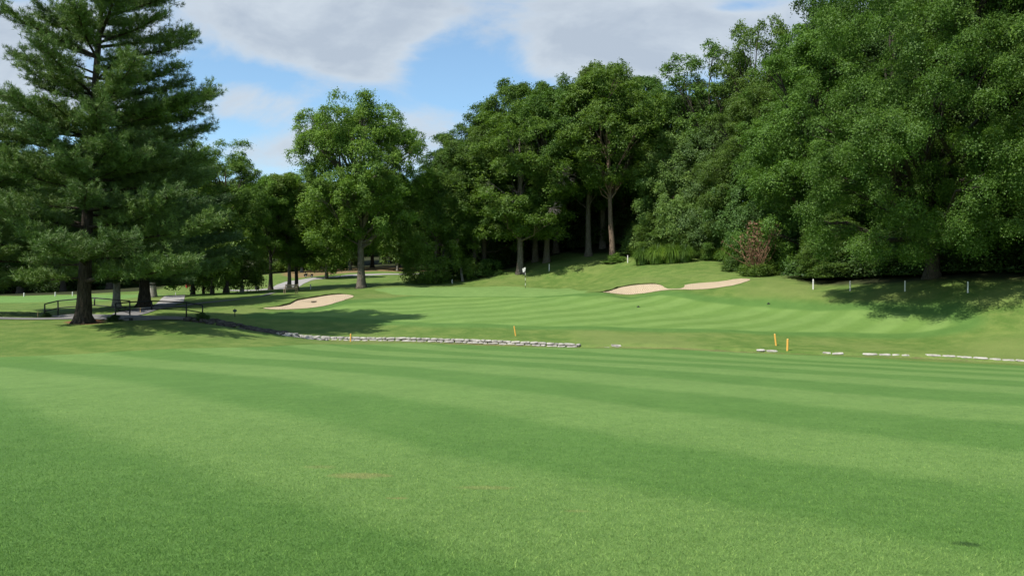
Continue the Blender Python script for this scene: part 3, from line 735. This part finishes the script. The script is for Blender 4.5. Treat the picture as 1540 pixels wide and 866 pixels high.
def find(lb): return [o for o in COL.objects if o.get('label', '').startswith(lb)][0]
for k, (px, py, d, s_, host) in enumerate([(828,258,91,1.3,'tree with mottled'),(815,312,90,1.1,'tree with mottled'),(722,285,90,1.1,'tree with crooked'),(768,302,89.5,.7,'large tree with thick')]):
    me, loc = dead_limb(px, py, d, s_, k, ''); o = link('dead_branch', me, find(host)); hp = find(host).matrix_world
    o.matrix_world = Matrix.Translation(loc)
# ------------------------------------------------------------------ pines
def pine_variant(seed, Ht, base_z, lean, prof, trunk_r, dens=1.0, dead=True, nl=.24):
    rng = np.random.default_rng(seed); rd = random.Random(seed); mb = MB()
    def tp(z): t = z / Ht; return Vector((lean * t * t * .6 + lean * t * .4, 0, z))
    zs = [-.5, .15, .5, 1.1] + [Ht * k / 14 for k in range(1, 15)]
    rad = [trunk_r * 1.9, trunk_r * 1.45, trunk_r * 1.2, trunk_r * 1.05] + [max(.03, trunk_r * (1 - .93 * k / 14)) for k in range(1, 15)]
    mb.tube([tp(z) for z in zs], rad, 12, jit=.1, rng=rd)
    for a in (0.5, 1.7, 2.8, 4.0, 5.3):   # root flare
        mb.tube([Vector((math.cos(a) * trunk_r * .5, math.sin(a) * trunk_r * .5, .6)), Vector((math.cos(a) * trunk_r * 1.3, math.sin(a) * trunk_r * 1.3, .14)), Vector((math.cos(a) * trunk_r * 2.2, math.sin(a) * trunk_r * 2.2, -.2))], [trunk_r * .5, trunk_r * .33, trunk_r * .1], 6)
    TC = []; TD = []; TT = []
    z = base_z; az = rd.random() * 6
    while z < Ht - .4:
        nb = rd.choice((4, 5, 5, 6)) if z < Ht * .85 else 3
        for b in range(nb):
            az += 2.4 + rd.uniform(-.35, .35); zz = z + rd.uniform(-.3, .3)
            L_ = prof(zz, az) * rd.choice((rd.uniform(.6, .85), rd.uniform(.85, 1.12)))
            if L_ < .5: continue
            tfr = zz / Ht
            up = .05 + .38 * tfr + rd.uniform(-.08, .08)
            p = tp(zz); dr = Vector((math.cos(az), math.sin(az), 0)); pts = [p.copy()]; K = 7
            side = Vector((-dr.y, dr.x, 0)); cur = rd.uniform(-.14, .14)
            for k in range(1, K + 1):
                u = k / K; pts.append(p + dr * L_ * u + side * cur * L_ * u * u + Vector((0, 0, L_ * (up * u - .22 * u * u * (1 - tfr) + .16 * u ** 4))))
            r0 = .016 * L_ + .025
            mb.tube(pts, [r0 * (1 - .85 * k / K) for k in range(K + 1)], 5, cap=False)
            nbr = int(L_ * 11 * dens)
            tone = rd.gauss(.45, .13)
            for j in range(nbr):
                u = .16 + .84 * ((j + rd.random()) / nbr) ** .85
                k = min(int(u * K), K - 1); c = pts[k].lerp(pts[k + 1], u * K - k)
                sgn = 1 if j % 2 else -1
                bl = (.35 + .20 * L_ * math.sin(math.pi * min(1, (u - .1) * .95)) ** .7) * rd.uniform(.6, 1.2)
                bl = min(bl, 1.7)
                bd = (dr * rd.uniform(.5, 1.0) + side * sgn * rd.uniform(.4, 1.1) + Vector((0, 0, rd.uniform(-.1, .95)))).normalized()
                mb.tube([c, c + bd * bl], [.013, .005], 3, cap=False)
                nt = max(3, int(bl * 8.5))
                for q in range(nt):
                    v = (q + .6) / nt; cc = c + bd * bl * v + Vector((rd.gauss(0, .07), rd.gauss(0, .07), rd.gauss(.03, .07)))
                    TC.append(cc); TD.append((bd * .8 + Vector((rd.gauss(0, .35), rd.gauss(0, .35), .45 + rd.gauss(0, .3)))).normalized()); TT.append(tone)
        z += rd.uniform(.6, 1.1)
    for _ in range(30): # leader tuft
        TC.append(tp(Ht - rd.random() * 1.2) + Vector((rd.gauss(0, .2), rd.gauss(0, .2), 0))); TD.append(Vector((rd.gauss(0, .5), rd.gauss(0, .5), 1)).normalized()); TT.append(.5)
    C = np.array([tuple(c) for c in TC]); D = np.array([tuple(c) for c in TD]); tone = np.array(TT)
    nn = 13; q = np.repeat(np.arange(len(C)), nn); n = len(q)
    dd = unit(D[q] * .75 + rng.normal(size=(n, 3)) * .55)
    b0 = C[q] + rng.normal(size=(n, 3)) * .045; ln = (nl * rng.uniform(.7, 1.2, n))[:, None]
    sd = unit(np.cross(dd, rng.normal(size=(n, 3)))) * .015
    VV = np.stack([b0 - sd, b0 + sd, b0 + dd * ln], 1).reshape(-1, 3)
    r = np.clip(tone[q] + rng.normal(size=n) * .2, 0, 1)
    crown = mesh_np('crown', VV, np.arange(3 * n).reshape(-1, 3), [M_NEEDLE], False, {'rnd': np.repeat(r, 3)})
    print('pine needles', n)
    return dict(trunk=mb.mesh('trunk', M_BARKP, True), crown=crown, H=Ht, R=1.0)
M_BARKP = bark_mat('pine_bark', (.030, .024, .018), (.085, .068, .050))
def prof_main(z, az):
    c = math.cos(az)          # +1 to the right in the photo
    right = np.interp(z, [2, 3.2, 5, 8, 10, 12.5, 14, 15, 16.5, 18, 19.5, 22, 25], [8.5, 9.6, 8.2, 6.6, 6.2, 6.6, 6.2, 4.2, 6.8, 6.6, 4.8, 3.4, .6])
    left = np.interp(z, [2, 3.2, 5, 7, 9, 11, 12, 13, 14.2, 16, 18, 19.5, 22, 25], [2.6, 3.4, 4.0, 6.5, 7.0, 6.6, 5.0, 4.0, 4.2, 5.2, 4.6, 4.0, 3.0, .6])
    mid = .5 * (left + right)
    return float(right * max(c, 0) + left * max(-c, 0) + mid * (1 - abs(c)) * .9) / (1 if abs(c) > .9 else 1.0)
def prof_side(z, az):
    return float(np.interp(z, [1.5, 4, 8, 13, 16, 20], [4.5, 6.5, 6.2, 4.6, 3.0, .5]))
V['pineA'] = pine_variant(5, 25, 2.7, 1.9, prof_main, .40)
V['pineB'] = pine_variant(8, 20, 2.2, .3, prof_side, .42, .8)
def pine(kind, px, d, Ht, R, color, label, rz=0):
    r = tree(kind, px, d, Ht, R, color, label, name='pine_tree', rz=rz); return r
pine('pineA', 125, 44.0, 25, 1.0, (.112, .174, .030), 'nearest big white pine with thick dark trunk in front of the footbridge')
pine('pineB', 217, 61, 17.5, 1.05, (.065, .120, .028), 'dark-trunked pine behind the right railing of the footbridge', rz=1)
pine('pineB', -28, 52, 16.6, 1.0, (.118, .185, .030), 'pine cut off by the left edge of the picture, left of the big one', rz=2.6)
V['pineB']['trunk'].materials[0] = M_BARKP

# ------------------------------------------------------------------ creek wall and rocks
def rock_mat(name, c1, c2):
    t = NT(name); co = t.n('NewGeometry').outputs['Position']
    n1 = t.noise(3.0, 5, .65, co); n2 = t.noise(22, 3, .6, co)
    return t.principled(t.mix(t.step(n1, .3, .7), c1, c2), .95, t.math('ADD', n1, t.math('MULTIPLY', n2, .4)), .7, .05, .15)
M_ROCK = rock_mat('limestone', (.25, .23, .20), (.50, .47, .41)); M_ROCKD = rock_mat('dark_stone', (.045, .040, .034), (.11, .10, .085))
def along(L, s):
    seg = np.hypot(*(L[1:] - L[:-1]).T); cum = np.concatenate([[0], np.cumsum(seg)])
    return np.array([np.interp(s, cum, L[:, 0]), np.interp(s, cum, L[:, 1])]), cum[-1]
def s_at_px(L, px):
    best = None
    for s in np.arange(0, along(L, 0)[1], .05):
        p, _ = along(L, s); q = CXP + F * p[0] / p[1]
        if best is None or abs(q - px) < best[0]: best = (abs(q - px), s)
    return best[1]
def stone(m, c, sx, sy, sz, rz, rd):
    V_ = []; nu, nv = 7, 4
    for i in range(nv + 1):
        ph = -math.pi/2 + math.pi * i / nv
        for j in range(nu):
            th = 2*math.pi*j/nu
            x_ = math.copysign(abs(math.cos(th)) ** .5, math.cos(th)) * math.cos(ph) ** .5 if abs(math.cos(ph)) > 1e-6 else 0
            y_ = math.copysign(abs(math.sin(th)) ** .5, math.sin(th)) * math.cos(ph) ** .5 if abs(math.cos(ph)) > 1e-6 else 0
            z_ = math.copysign(abs(math.sin(ph)) ** .6, math.sin(ph))
            k = 1 + rd.uniform(-.12, .12)
            V_.append((x_ * sx * k, y_ * sy * k, z_ * sz * (1 + rd.uniform(-.12, .12))))
    M = Matrix.Translation(c) @ Matrix.Rotation(rz, 4, 'Z') @ Matrix.Rotation(rd.uniform(-.06, .06), 4, 'Y')
    Fs = [(i*nu+j, i*nu+(j+1)%nu, (i+1)*nu+(j+1)%nu, (i+1)*nu+j) for i in range(nv) for j in range(nu)]
    m.add([M @ Vector(v) for v in V_], Fs)
def wall(L, px0, px1, label, top=.05, rows=3, seed=1, sl=(.22, .8), off=0, mat=None, name='stone_wall', hrow=.14, zprof=None):
    rd = random.Random(seed); m = MB(); s0, s1 = sorted((s_at_px(L, px0), s_at_px(L, px1)))
    for r in range(rows):
        s = s0 - rd.random() * .3
        while s < s1:
            ln = rd.uniform(*sl); p, _ = along(L, s + ln/2); p2, _ = along(L, s + ln/2 + .1); t = p2 - p
            n = np.array([-t[1], t[0]]) / .1; n = n * (1 if n[1] > 0 else -1); q = p + n * (off + .03 * r)
            px = CXP + F * q[0] / q[1]
            zz = float(hbase(np.array([q + n * .3]))[0]) + top - hrow * (rows - r - 1) - hrow * .5 + rd.uniform(-.012, .012)
            if zprof: zz += zprof(px)
            stone(m, (q[0], q[1], zz), ln * .5, rd.uniform(.14, .19), hrow * .52, math.atan2(t[1], t[0]), rd)
            s += ln * .98
    return m.build(name, mat or M_ROCK, smooth=False, label=label, cat='stone wall', kind=None)
wall(WALL, 412, 868, 'long pale fieldstone retaining wall along the creek, left of centre', .05, 2, zprof=lambda px: float(np.interp(px, [412, 520, 700, 868], [.0, .0, .02, -.02])))
wall(WALL, 1412, 2100, 'pale stone wall at the creek edge, running out of the picture on the right', .02, 3, seed=3)
for a, b, lb in ((1306,1361,'short exposed strip of pale creek wall left of the one running out on the right'),(1241,1266,'tiny exposed strip of pale creek wall near the pair of yellow stakes, on their right'),
                 (1140,1162,'tiny exposed strip of pale creek wall left of the pair of yellow stakes'),(918,930,'smallest exposed bit of creek wall, right of the long wall')):
    wall(WALL, a, b, lb, -.01, 2, seed=a, sl=(.4, .8), name='stone_kerb')
# gravel ledge in the creek bed at the left end
m = MB(); rd = random.Random(8)
for i in range(110):
    px = 420 + 75 * rd.random() ** 1.2; s = s_at_px(WALL, px); p, _ = along(WALL, s); q = p + np.array([0, -rd.uniform(.3, 1.0)])
    stone(m, (q[0], q[1], h(*q) + rd.uniform(.12, .22)), rd.uniform(.1, .3), rd.uniform(.08, .2), rd.uniform(.06, .12), rd.random() * 3, rd)
m.build('creek_rocks', M_ROCK, label='pale loose rocks in the creek bed at the left end of the long wall', cat='rocks', kind='stuff')
# dark rock bank from bridge to the wall
m = MB()
BK = pline([(285,48.8),(310,49.0),(345,49.0),(375,48.8),(400,48.4),(430,48.0)])
for i in range(190):
    s = rd.random() * along(BK, 0)[1]; p, _ = along(BK, s); f = s / along(BK, 0)[1]; q = p + np.array([rd.uniform(-.2, .2), rd.uniform(-.9, .2)])
    stone(m, (q[0], q[1], float(hbase(np.array([q]))[0]) - .02 - .25 * rd.random() * (p[1] - q[1])), rd.uniform(.12, .3), rd.uniform(.1, .22), rd.uniform(.08, .16), rd.random() * 3, rd)
m.build('bank_rocks', M_ROCKD, label='dark rocks lining the creek bank between footbridge and long wall', cat='rocks', kind='stuff')

# ------------------------------------------------------------------ footbridge
M_BLACK = simple('black_metal', (.012, .012, .013), (.02, .02, .02), 20, .5, .1, .002)
M_DARKC = simple('dark_concrete', (.05, .048, .045), (.03, .03, .03), 5, .9)
def pz(px, py, d): X, Y, Z = P(px, py, d); return Vector((X, Y, Z))
def railing(pts_top, d0, d1, posts, drop, r=.042):
    """pts_top: (px,py) along the top rail; posts: (px, foot py); returns tubes"""
    x0, x1 = pts_top[0][0], pts_top[-1][0]
    D = lambda px: d0 + (d1 - d0) * (px - x0) / (x1 - x0)
    tops = [pz(a, b, D(a)) for a, b in pts_top]
    mr = MB(); mr.tube(tops, r, 8)
    lo = [t - Vector((0, 0, drop)) for t in tops]
    ml = MB(); ml.tube(lo, r * .85, 8)
    ps = []
    for px, py in posts:
        ty = np.interp(px, [a for a, b in pts_top], [b for a, b in pts_top]); mp = MB()
        mp.tube([pz(px, py, D(px)), pz(px, ty, D(px))], r * 1.1, 8); ps.append(mp)
    return mr, ml, ps
bx, by, bz = pz(185, 478, 48)
br = empty('footbridge', (bx, by, bz), label='small arched footbridge with black pipe railings over the creek by the big pine', cat='bridge')
inv = Matrix.Translation((-bx, -by, -bz))
def bb(mb, name, mat, parent=br, smooth=True):
    mb.v = [tuple(Vector(v) + inv.translation) for v in mb.v] if parent is br else mb.v
    return mb.build(name, mat, parent, smooth=smooth)
for spec in (dict(pts_top=[(67,457.2),(87,452.3),(113,450),(142,448),(195,452.6)], d0=51, d1=49.6, posts=[(67,477),(87,476),(142,460),(195,481)], drop=.50),
             dict(pts_top=[(173.5,456.3),(196,454.2),(228,452.6),(280,454.4),(304.5,459.2)], d0=46.2, d1=48.8, posts=[(173.5,482),(228,465.5),(280,478),(304.5,476)], drop=.50)):
    mr, ml, ps = railing(**spec)
    bb(mr, 'top_rail', M_BLACK); bb(ml, 'lower_rail', M_BLACK)
    for p_ in ps: bb(p_, 'post', M_BLACK)
# return rail seen through the near end
mb = MB(); mb.tube([pz(173.5,465.5,46.2), pz(190,461,47.5)], .026, 6); bb(mb, 'cross_rail', M_BLACK)
mb = MB(); mb.tube([pz(176,465,46.4), pz(195,471,49.6)], .026, 6); bb(mb, 'cross_rail', M_BLACK)
# deck: humped slab between the rails
dk = MB(); n = 12; V_ = []; Fs = []
for i in range(n + 1):
    u = i / n; hump = .34 * math.sin(math.pi * u)
    a = pz(67 + 128 * u, 476.5, 51 - 1.4 * u); b = pz(173.5 + 131 * u, 479, 46.2 + 2.6 * u)
    a.z = h(a.x, a.y) + .05 if u in (0, 1) else a.z; zz = -.98 + hump * .55
    for p_ in (a, b):
        V_ += [(p_.x, p_.y, zz + .06), (p_.x, p_.y, zz - .16)]
for i in range(n):
    o = i * 4; q = o + 4
    Fs += [(o, q, q + 2, o + 2), (o + 1, o + 3, q + 3, q + 1), (o, o + 1, q + 1, q), (o + 2, q + 2, q + 3, o + 3)]
dk.add(V_, Fs); bb(dk, 'deck', M_ASPH, smooth=False)
# abutment face under the near rail
ab = MB()
for px, d in ((196, 46.9), (284, 48.5)):
    ab = MB(); c = pz(px, 480, d); ab.box((c.x, c.y + .3, c.z - .25), (.5, 1.2, .7)); bb(ab, 'abutment', M_DARKC, smooth=False)
for px, d, s_, lb in ((172,46.0,.17,'low leafy plant at the near left post of the footbridge'),(303,48.4,.19,'low dark leafy plant at the right end of the footbridge'),(70,50.6,.12,'small plant at the far left post of the footbridge')):
    T('bushB', px, d, 3 * s_ * .8, 2.6 * s_, GD, lb, name='bush', cat='plant')

# ------------------------------------------------------------------ stakes, flag, bench, sign, carts
M_YEL = simple('yellow_paint', (.75, .36, .05), (.68, .40, .10), 10, .7)
M_WHT = simple('white_paint', (.72, .70, .66), (.6, .58, .54), 10, .7)
M_CAP = simple('stake_end', (.55, .38, .18), (.4, .3, .15), 10, .8)
def stake(px, py, hgt, mat, label, w=.085, lean=(0, 0), name='hazard_stake', group=None, d=None):
    if d is None: x_, y_, z_ = gp(px, py)
    else: x_ = (px - CXP) / F * d; y_ = d; z_ = h(x_, y_)
    root = empty(name, (x_, y_, z_), label=label, cat='stake', group=group); root.rotation_euler = (lean[1], lean[0], 0)
    m = MB(); m.tube([(0,0,-.15), (0,0,hgt*.97), (0,0,hgt)], [w/2, w/2, w*.36], 10); m.build('post', mat, root)
    m = MB(); m.tube([(0,0,hgt), (0,0,hgt+.012)], [w*.36, w*.3], 10); m.build('top', M_CAP if mat is M_YEL else mat, root)
G_Y = 'yellow hazard stakes along the creek'
stake(527, 511, .52, M_YEL, 'yellow stake in front of the long creek wall, the leftmost yellow one', lean=(.02, 0), group=G_Y, d=45.1)
stake(775.5, 505, .62, M_YEL, 'leaning yellow stake on the grass behind the long creek wall', lean=(-.16, 0), group=G_Y)
stake(1167.5, 520, .70, M_YEL, 'leaning yellow stake, the left and farther of the close pair', lean=(-.12, 0), group=G_Y, w=.1)
stake(1184.5, 527.5, .66, M_YEL, 'upright yellow stake, the right and nearer of the close pair', lean=(.03, 0), group=G_Y, w=.11)
G_W = 'white boundary stakes'
for px, py, d, hh, lb, w in [(1223,433,59.5,.82,'white stake standing in sunlight, leftmost of the row under the giant trees',.11),(1278.5,436,56,.76,'white stake in shade, second from the left under the giant trees',.09),
      (1361,438,52.5,.76,'white stake in deep shade, third from the left under the giant trees',.09),(1455.5,438,48.5,.72,'white stake in deep shade, rightmost of the row under the giant trees',.085),
      (944,393,89.5,.88,'white stake on the hill right of the tall bare leaning tree',.12),(826,405,91,.85,'white stake at the shaded wood edge right of the flag',.12),(680,423,92,.5,'short white stake left of the thin pale leaning tree',.12),
      (36,445,88,.45,'short white stake, leftmost at the edge of the left-hand wood',.13),(83,445,87,.5,'short white stake left of the big pine trunk at the wood edge',.13),(109,445,87,.5,'short white stake touching the left side of the big pine trunk',.12),
      (467,434,94,.62,'white stake in the sunny grass between bench and lone oak',.14),(264,443,80,.4,'tiny white stake right of the pale path slab behind the bridge',.07)]:
    stake(px, py, hh, M_WHT, lb, w, name='boundary_stake', group=G_W, d=d)
stake(56.5, 477, .42, M_CAP, 'short brown stake left of the far end of the footbridge', .05, d=50, name='boundary_stake')
stake(211, 470, .36, M_CAP, 'short tan stake seen through the near footbridge railing', .07, d=53, name='boundary_stake')

x_, y_, z_ = gp(790, 433.5)
fl = empty('golf_flagstick', (x_, y_, z_), label='black and white striped flagstick with limp white and black flag on the green', cat='flagstick')
top = (433.5 - 402) / F * y_
M_BLK = simple('black_paint', (.02, .02, .022), (.03, .03, .03), 10, .6)
nseg = 8
for i in range(nseg):
    m = MB(); m.tube([(0,0,top*i/nseg), (0,0,top*(i+1)/nseg)], .022, 8); m.build('pole_band', M_WHT if i % 2 else M_BLK, fl)
def cloth(W_, H_, n1, n2, fn):
    V_ = [fn(i / n1, j / n2) for i in range(n1 + 1) for j in range(n2 + 1)]; Fs = [(i*(n2+1)+j, (i+1)*(n2+1)+j, (i+1)*(n2+1)+j+1, i*(n2+1)+j+1) for i in range(n1) for j in range(n2)]
    m = MB(); m.add(V_, Fs); return m
def limp(z0, z1, wd, ph):
    return cloth(1, 1, 8, 6, lambda u, v: (-.02 - wd * u * (1 - .25 * v), .06 * math.sin(u * 9 + ph) * u, top - (z0 + (z1 - z0) * v) - u * .16))
limp(.0, .42, .30, 0).build('flag_white_half', M_WHT, fl); limp(.42, .66, .27, 0).build('flag_black_half', M_BLK, fl)
# hole cup
m = MB(); m.tube([(0,0,-.01),(0,0,.004)], .054, 14); m.build('cup', M_BLK, fl)
# red flag far left
M_RED = simple('red_cloth', (.62, .05, .05), (.5, .03, .04), 4, .8)
x_ = (287.5 - CXP) / F * 100; z_ = h(x_, 100)
rf = empty('golf_flagstick', (x_, 100, z_), label='red flag on a thin pole far away beyond the footbridge', cat='flagstick')
zt = EYE + 100 * (HOR - 425.2) / F - z_
m = MB(); m.tube([(0,0,0),(0,0,zt)], .016, 6); m.build('pole', M_BLK, rf)
cloth(1, 1, 8, 6, lambda u, v: (-.78 * u, .08 * math.sin(u * 7), zt - .03 - .5 * v - .14 * u + .05 * math.sin(u * 6))).build('flag', M_RED, rf)

# bench
M_WOOD = simple('weathered_wood', (.30, .235, .16), (.22, .17, .115), 6, .85)
x_, y_, z_ = gp(437, 441.5)
bn = empty('park_bench', (x_, y_, z_), rz=-2.5, label='weathered tan bench standing under the dark-trunked pair of trees', cat='bench')
m = MB()
for i in range(4): m.box((0, -.2 + i * .13, .45), (1.3, .10, .04))
m.build('seat', M_WOOD, bn)
m = MB()
for i in range(3): m.box((0, .27 + .03 * i, .58 + i * .14), (1.3, .035, .10))
m.build('backrest', M_WOOD, bn)
for sx in (-.6, .6):
    m = MB(); m.box((sx, -.2, .21), (.07, .08, .42)); m.build('leg', M_WOOD, bn)
    m = MB(); m.tube([(sx, .22, 0), (sx, .24, .45), (sx, .36, .95)], .04, 6); m.build('leg', M_WOOD, bn)
    m = MB(); m.box((sx, .0, .64), (.07, .5, .05)); m.build('armrest', M_WOOD, bn)
# small yardage sign
M_SIGN = simple('sign_slate', (.05, .085, .09), (.035, .06, .065), 10, .6)
x_, y_, z_ = gp(353, 476.5)
sg = empty('marker_sign', (x_, y_, z_), label='small dark marker post with a shield-shaped plate, right of the footbridge', cat='sign')
m = MB(); m.tube([(0,0,-.1),(0,0,.48)], .03, 8); m.build('post', M_BLACK, sg)
m = MB(); m.add([(a, b, c) for b in (-.02, .02) for a, c in ((-.13,.40),(-.07,.34),(.07,.34),(.13,.40),(.14,.50),(.04,.54),(0,.60),(-.04,.54),(-.14,.50))],
      [tuple(range(9))[::-1], tuple(range(9, 18))] + [(i, (i+1) % 9, (i+1) % 9 + 9, i + 9) for i in range(9)]); m.build('plate', M_SIGN, sg)
# black bin-like equipment on the path
x_ = (386.5 - CXP) / F * 91; z_ = h(x_, 91) + .04
bk = empty('utility_box', (x_, 91, z_), label='squat black domed container on two pale feet, left of the slender dark tree', cat='bin')
m = MB(); m.tube([(0,0,.12),(0,0,.2),(0,0,.42),(0,0,.52),(0,0,.57)], [.24,.28,.28,.22,.08], 16); m.build('body', M_BLACK, bk, smooth=True)
for sx in (-.14, .14):
    m = MB(); m.box((sx, -.05, .06), (.09, .3, .13)); m.build('foot', M_WHT, bk)
# golf cart on the far path (with seat back, roof struts and canopy kept low)
def cart(px, d, label, body, rz, roof=False, s_=1.0):
    x_ = (px - CXP) / F * d; root = empty('golf_cart', (x_, d, h(x_, d) + .05), rz=rz, label=label, cat='golf cart'); root.scale = (s_,) * 3
    m = MB(); m.box((0, 0, .36), (1.9, 1.0, .16)); m.box((.72, 0, .52), (.45, .95, .36)); m.box((-.62, 0, .52), (.7, 1.0, .34)); m.build('body', body, root)
    m = MB(); m.box((-.35, 0, .74), (.5, .9, .12)); m.box((-.62, 0, .98), (.12, .9, .45)); m.build('seat', M_BLACK, root)
    m = MB(); m.tube([(.55, .2, .7), (.35, .2, .95)], .02, 6); m.tube([(.36,.02,.95),(.34,.2,1.05),(.36,.38,.95),(.38,.2,.85),(.36,.02,.95)], .015, 5); m.build('steering_wheel', M_BLACK, root)
    for sx in (-.62, .68):
        for sy in (-.5, .5):
            m = MB(); m.tube([(sx, sy - .07, .22), (sx, sy + .07, .22)], .22, 14); w_ = m.build('wheel', M_BLACK, root)
            m = MB(); m.tube([(sx, sy - .08, .22), (sx, sy + .08, .22)], .10, 10); m.build('rim', M_WHT, w_)
cart(464, 119, 'dark little golf cart parked on the far path in front of the rusty bank', M_BLK, .3, s_=.75)
# sprinkler heads
for px, py, lb in ((960,462,'small black irrigation head on the striped fairway below the long bunker'),(1156,457,'small black irrigation head on the grass right of the long bunker')):
    x_, y_, z_ = gp(px, py); root = empty('sprinkler', (x_, y_, z_), label=lb, cat='sprinkler', group='irrigation heads')
    m = MB(); m.tube([(0,0,-.02),(0,0,.05)], .12, 14); m.tube([(0,0,.05),(0,0,.11)], [.05,.04], 10); m.build('cap', M_BLK, root)
# rake in the left bunker
x_, y_, z_ = gp(472, 455.5)
rk = empty('bunker_rake', (x_, y_, z_ + .07), rz=2.65, label='rake lying in the left sand bunker', cat='rake')
m = MB(); m.tube([(0,0,.03),(1.6,0,.05)], .016, 6); m.build('handle', simple('rake_handle', (.20,.18,.15), None, 5), rk)
m = MB(); m.box((0,0,.05), (.08,.55,.07))
for i in range(8): m.box((.0, -.25 + i*.071, -.0), (.02,.02,.08))
m.build('head', M_BLK, rk)

# ------------------------------------------------------------------ world, sun, camera
w = bpy.data.worlds.new('World'); sc.world = w; w.use_nodes = True; nt = w.node_tree; nt.nodes.clear()
class WN(NT):
    def __init__(s, t): s.t = t
t = WN(nt)
sky = t.n('TexSky', sky_type='NISHITA', sun_disc=False); sky.sun_elevation = R_(53); sky.sun_rotation = R_(229); sky.altitude = 100; sky.air_density = 1.0; sky.dust_density = .6; sky.ozone_density = 1.5
SKY_S = .10
dirv = t.n('TexCoord').outputs['Generated']
sp = t.n('SeparateXYZ', {0: dirv}); dx, dy, dz = sp.outputs
yy = t.math('MAXIMUM', t.math('ABSOLUTE', dy), .12)
u = t.math('DIVIDE', dx, yy); v = t.math('DIVIDE', dz, yy)
zc = t.math('ADD', t.math('MAXIMUM', dz, 0), .16)
pv = t.n('CombineXYZ', {0: t.math('DIVIDE', dx, zc), 1: t.math('DIVIDE', dy, zc), 2: 0}).outputs[0]
uv = t.n('CombineXYZ', {0: u, 1: t.math('MULTIPLY', v, 2.0), 2: dy}).outputs[0]
n1 = t.noise(.85, 6, .52, pv, .25); n2 = t.noise(7, 7, .6, uv, .4)
n3 = t.noise(3.6, 7, .58, uv, .5)
cov = t.math('ADD', t.math('MULTIPLY_ADD', n3, 1.9, -.82), t.math('MULTIPLY_ADD', n2, .8, -.4))
front = t.step(dy, .05, .3)
blobs = None
for (px, py, rx, ry, a) in [(930,40,170,85,.7),(640,20,120,50,.40),(430,30,160,80,.95),(560,85,70,45,.45),(390,150,110,45,.4),(1130,55,90,45,.45),(30,60,150,90,.5),(640,170,80,45,.35),(450,225,90,25,.25),(850,95,110,30,.3),
                        (420,120,60,22,-.35),(700,128,85,32,-.6),(560,150,110,22,-.3),(1110,12,60,12,-.5),(350,195,70,22,-.35),(690,150,50,20,-.3),(770,70,40,25,-.15),(1000,100,50,10,.1),(350,110,60,14,-.4)]:
    ex = t.math('DIVIDE', t.math('SUBTRACT', u, (px - CXP) / F), rx / F); ey = t.math('DIVIDE', t.math('SUBTRACT', v, (HOR - py) / F), ry / F)
    e = t.math('MULTIPLY', t.math('EXPONENT', t.math('MULTIPLY', t.math('ADD', t.math('MULTIPLY', ex, ex), t.math('MULTIPLY', ey, ey)), -1)), a)
    blobs = e if blobs is None else t.math('ADD', blobs, e)
cov = t.math('ADD', cov, t.math('MULTIPLY', blobs, front))
cov = t.math('ADD', cov, t.math('MULTIPLY_ADD', front, -.12, .12))
mask = t.step(cov, .05, .58)
thick = t.step(cov, .35, 1.05)
CL, CD = (4.7, 5.2, 5.7), (3.6, 4.1, 4.75)
ccol = t.mix(t.math('MULTIPLY_ADD', t.math('SUBTRACT', n2, .5), 1.8, thick, clamp=True), CL, CD)
bluec = t.mix(1.0, sky.outputs[0], (1.12, 1.38, 1.42), 'MULTIPLY')
fin = t.mix(t.math('MULTIPLY_ADD', mask, .82, .10), bluec, ccol)
bg = t.n('Background', {0: fin, 1: SKY_S}); t.n('OutputWorld', {0: bg.outputs[0]})

sd = bpy.data.lights.new('sun', 'SUN'); sd.energy = 4.6; sd.angle = R_(.53); sd.color = (1.0, .955, .88)
so = bpy.data.objects.new('sun', sd); COL.objects.link(so)
el, azs = R_(53), R_(49)
dirs = Vector((math.sin(azs) * math.cos(el), math.cos(azs) * math.cos(el), -math.sin(el)))
so.rotation_euler = dirs.to_track_quat('-Z', 'Y').to_euler()

cam = bpy.data.cameras.new('camera'); co = bpy.data.objects.new('camera', cam); COL.objects.link(co)
cam.sensor_width = 36; cam.lens = F / 1540 * 36; cam.clip_end = 2000; cam.clip_start = .1
co.location = (0, 0, EYE); co.rotation_euler = (R_(90) - math.atan((433 - HOR) / F), 0, 0)
sc.camera = co
sc.view_settings.view_transform = 'Standard'; sc.view_settings.look = 'None'; sc.view_settings.gamma = 1; sc.view_settings.exposure = .46
sc.cycles.max_bounces = 5; sc.cycles.diffuse_bounces = 3; sc.cycles.transmission_bounces = 3; sc.cycles.transparent_max_bounces = 4; sc.cycles.glossy_bounces = 1
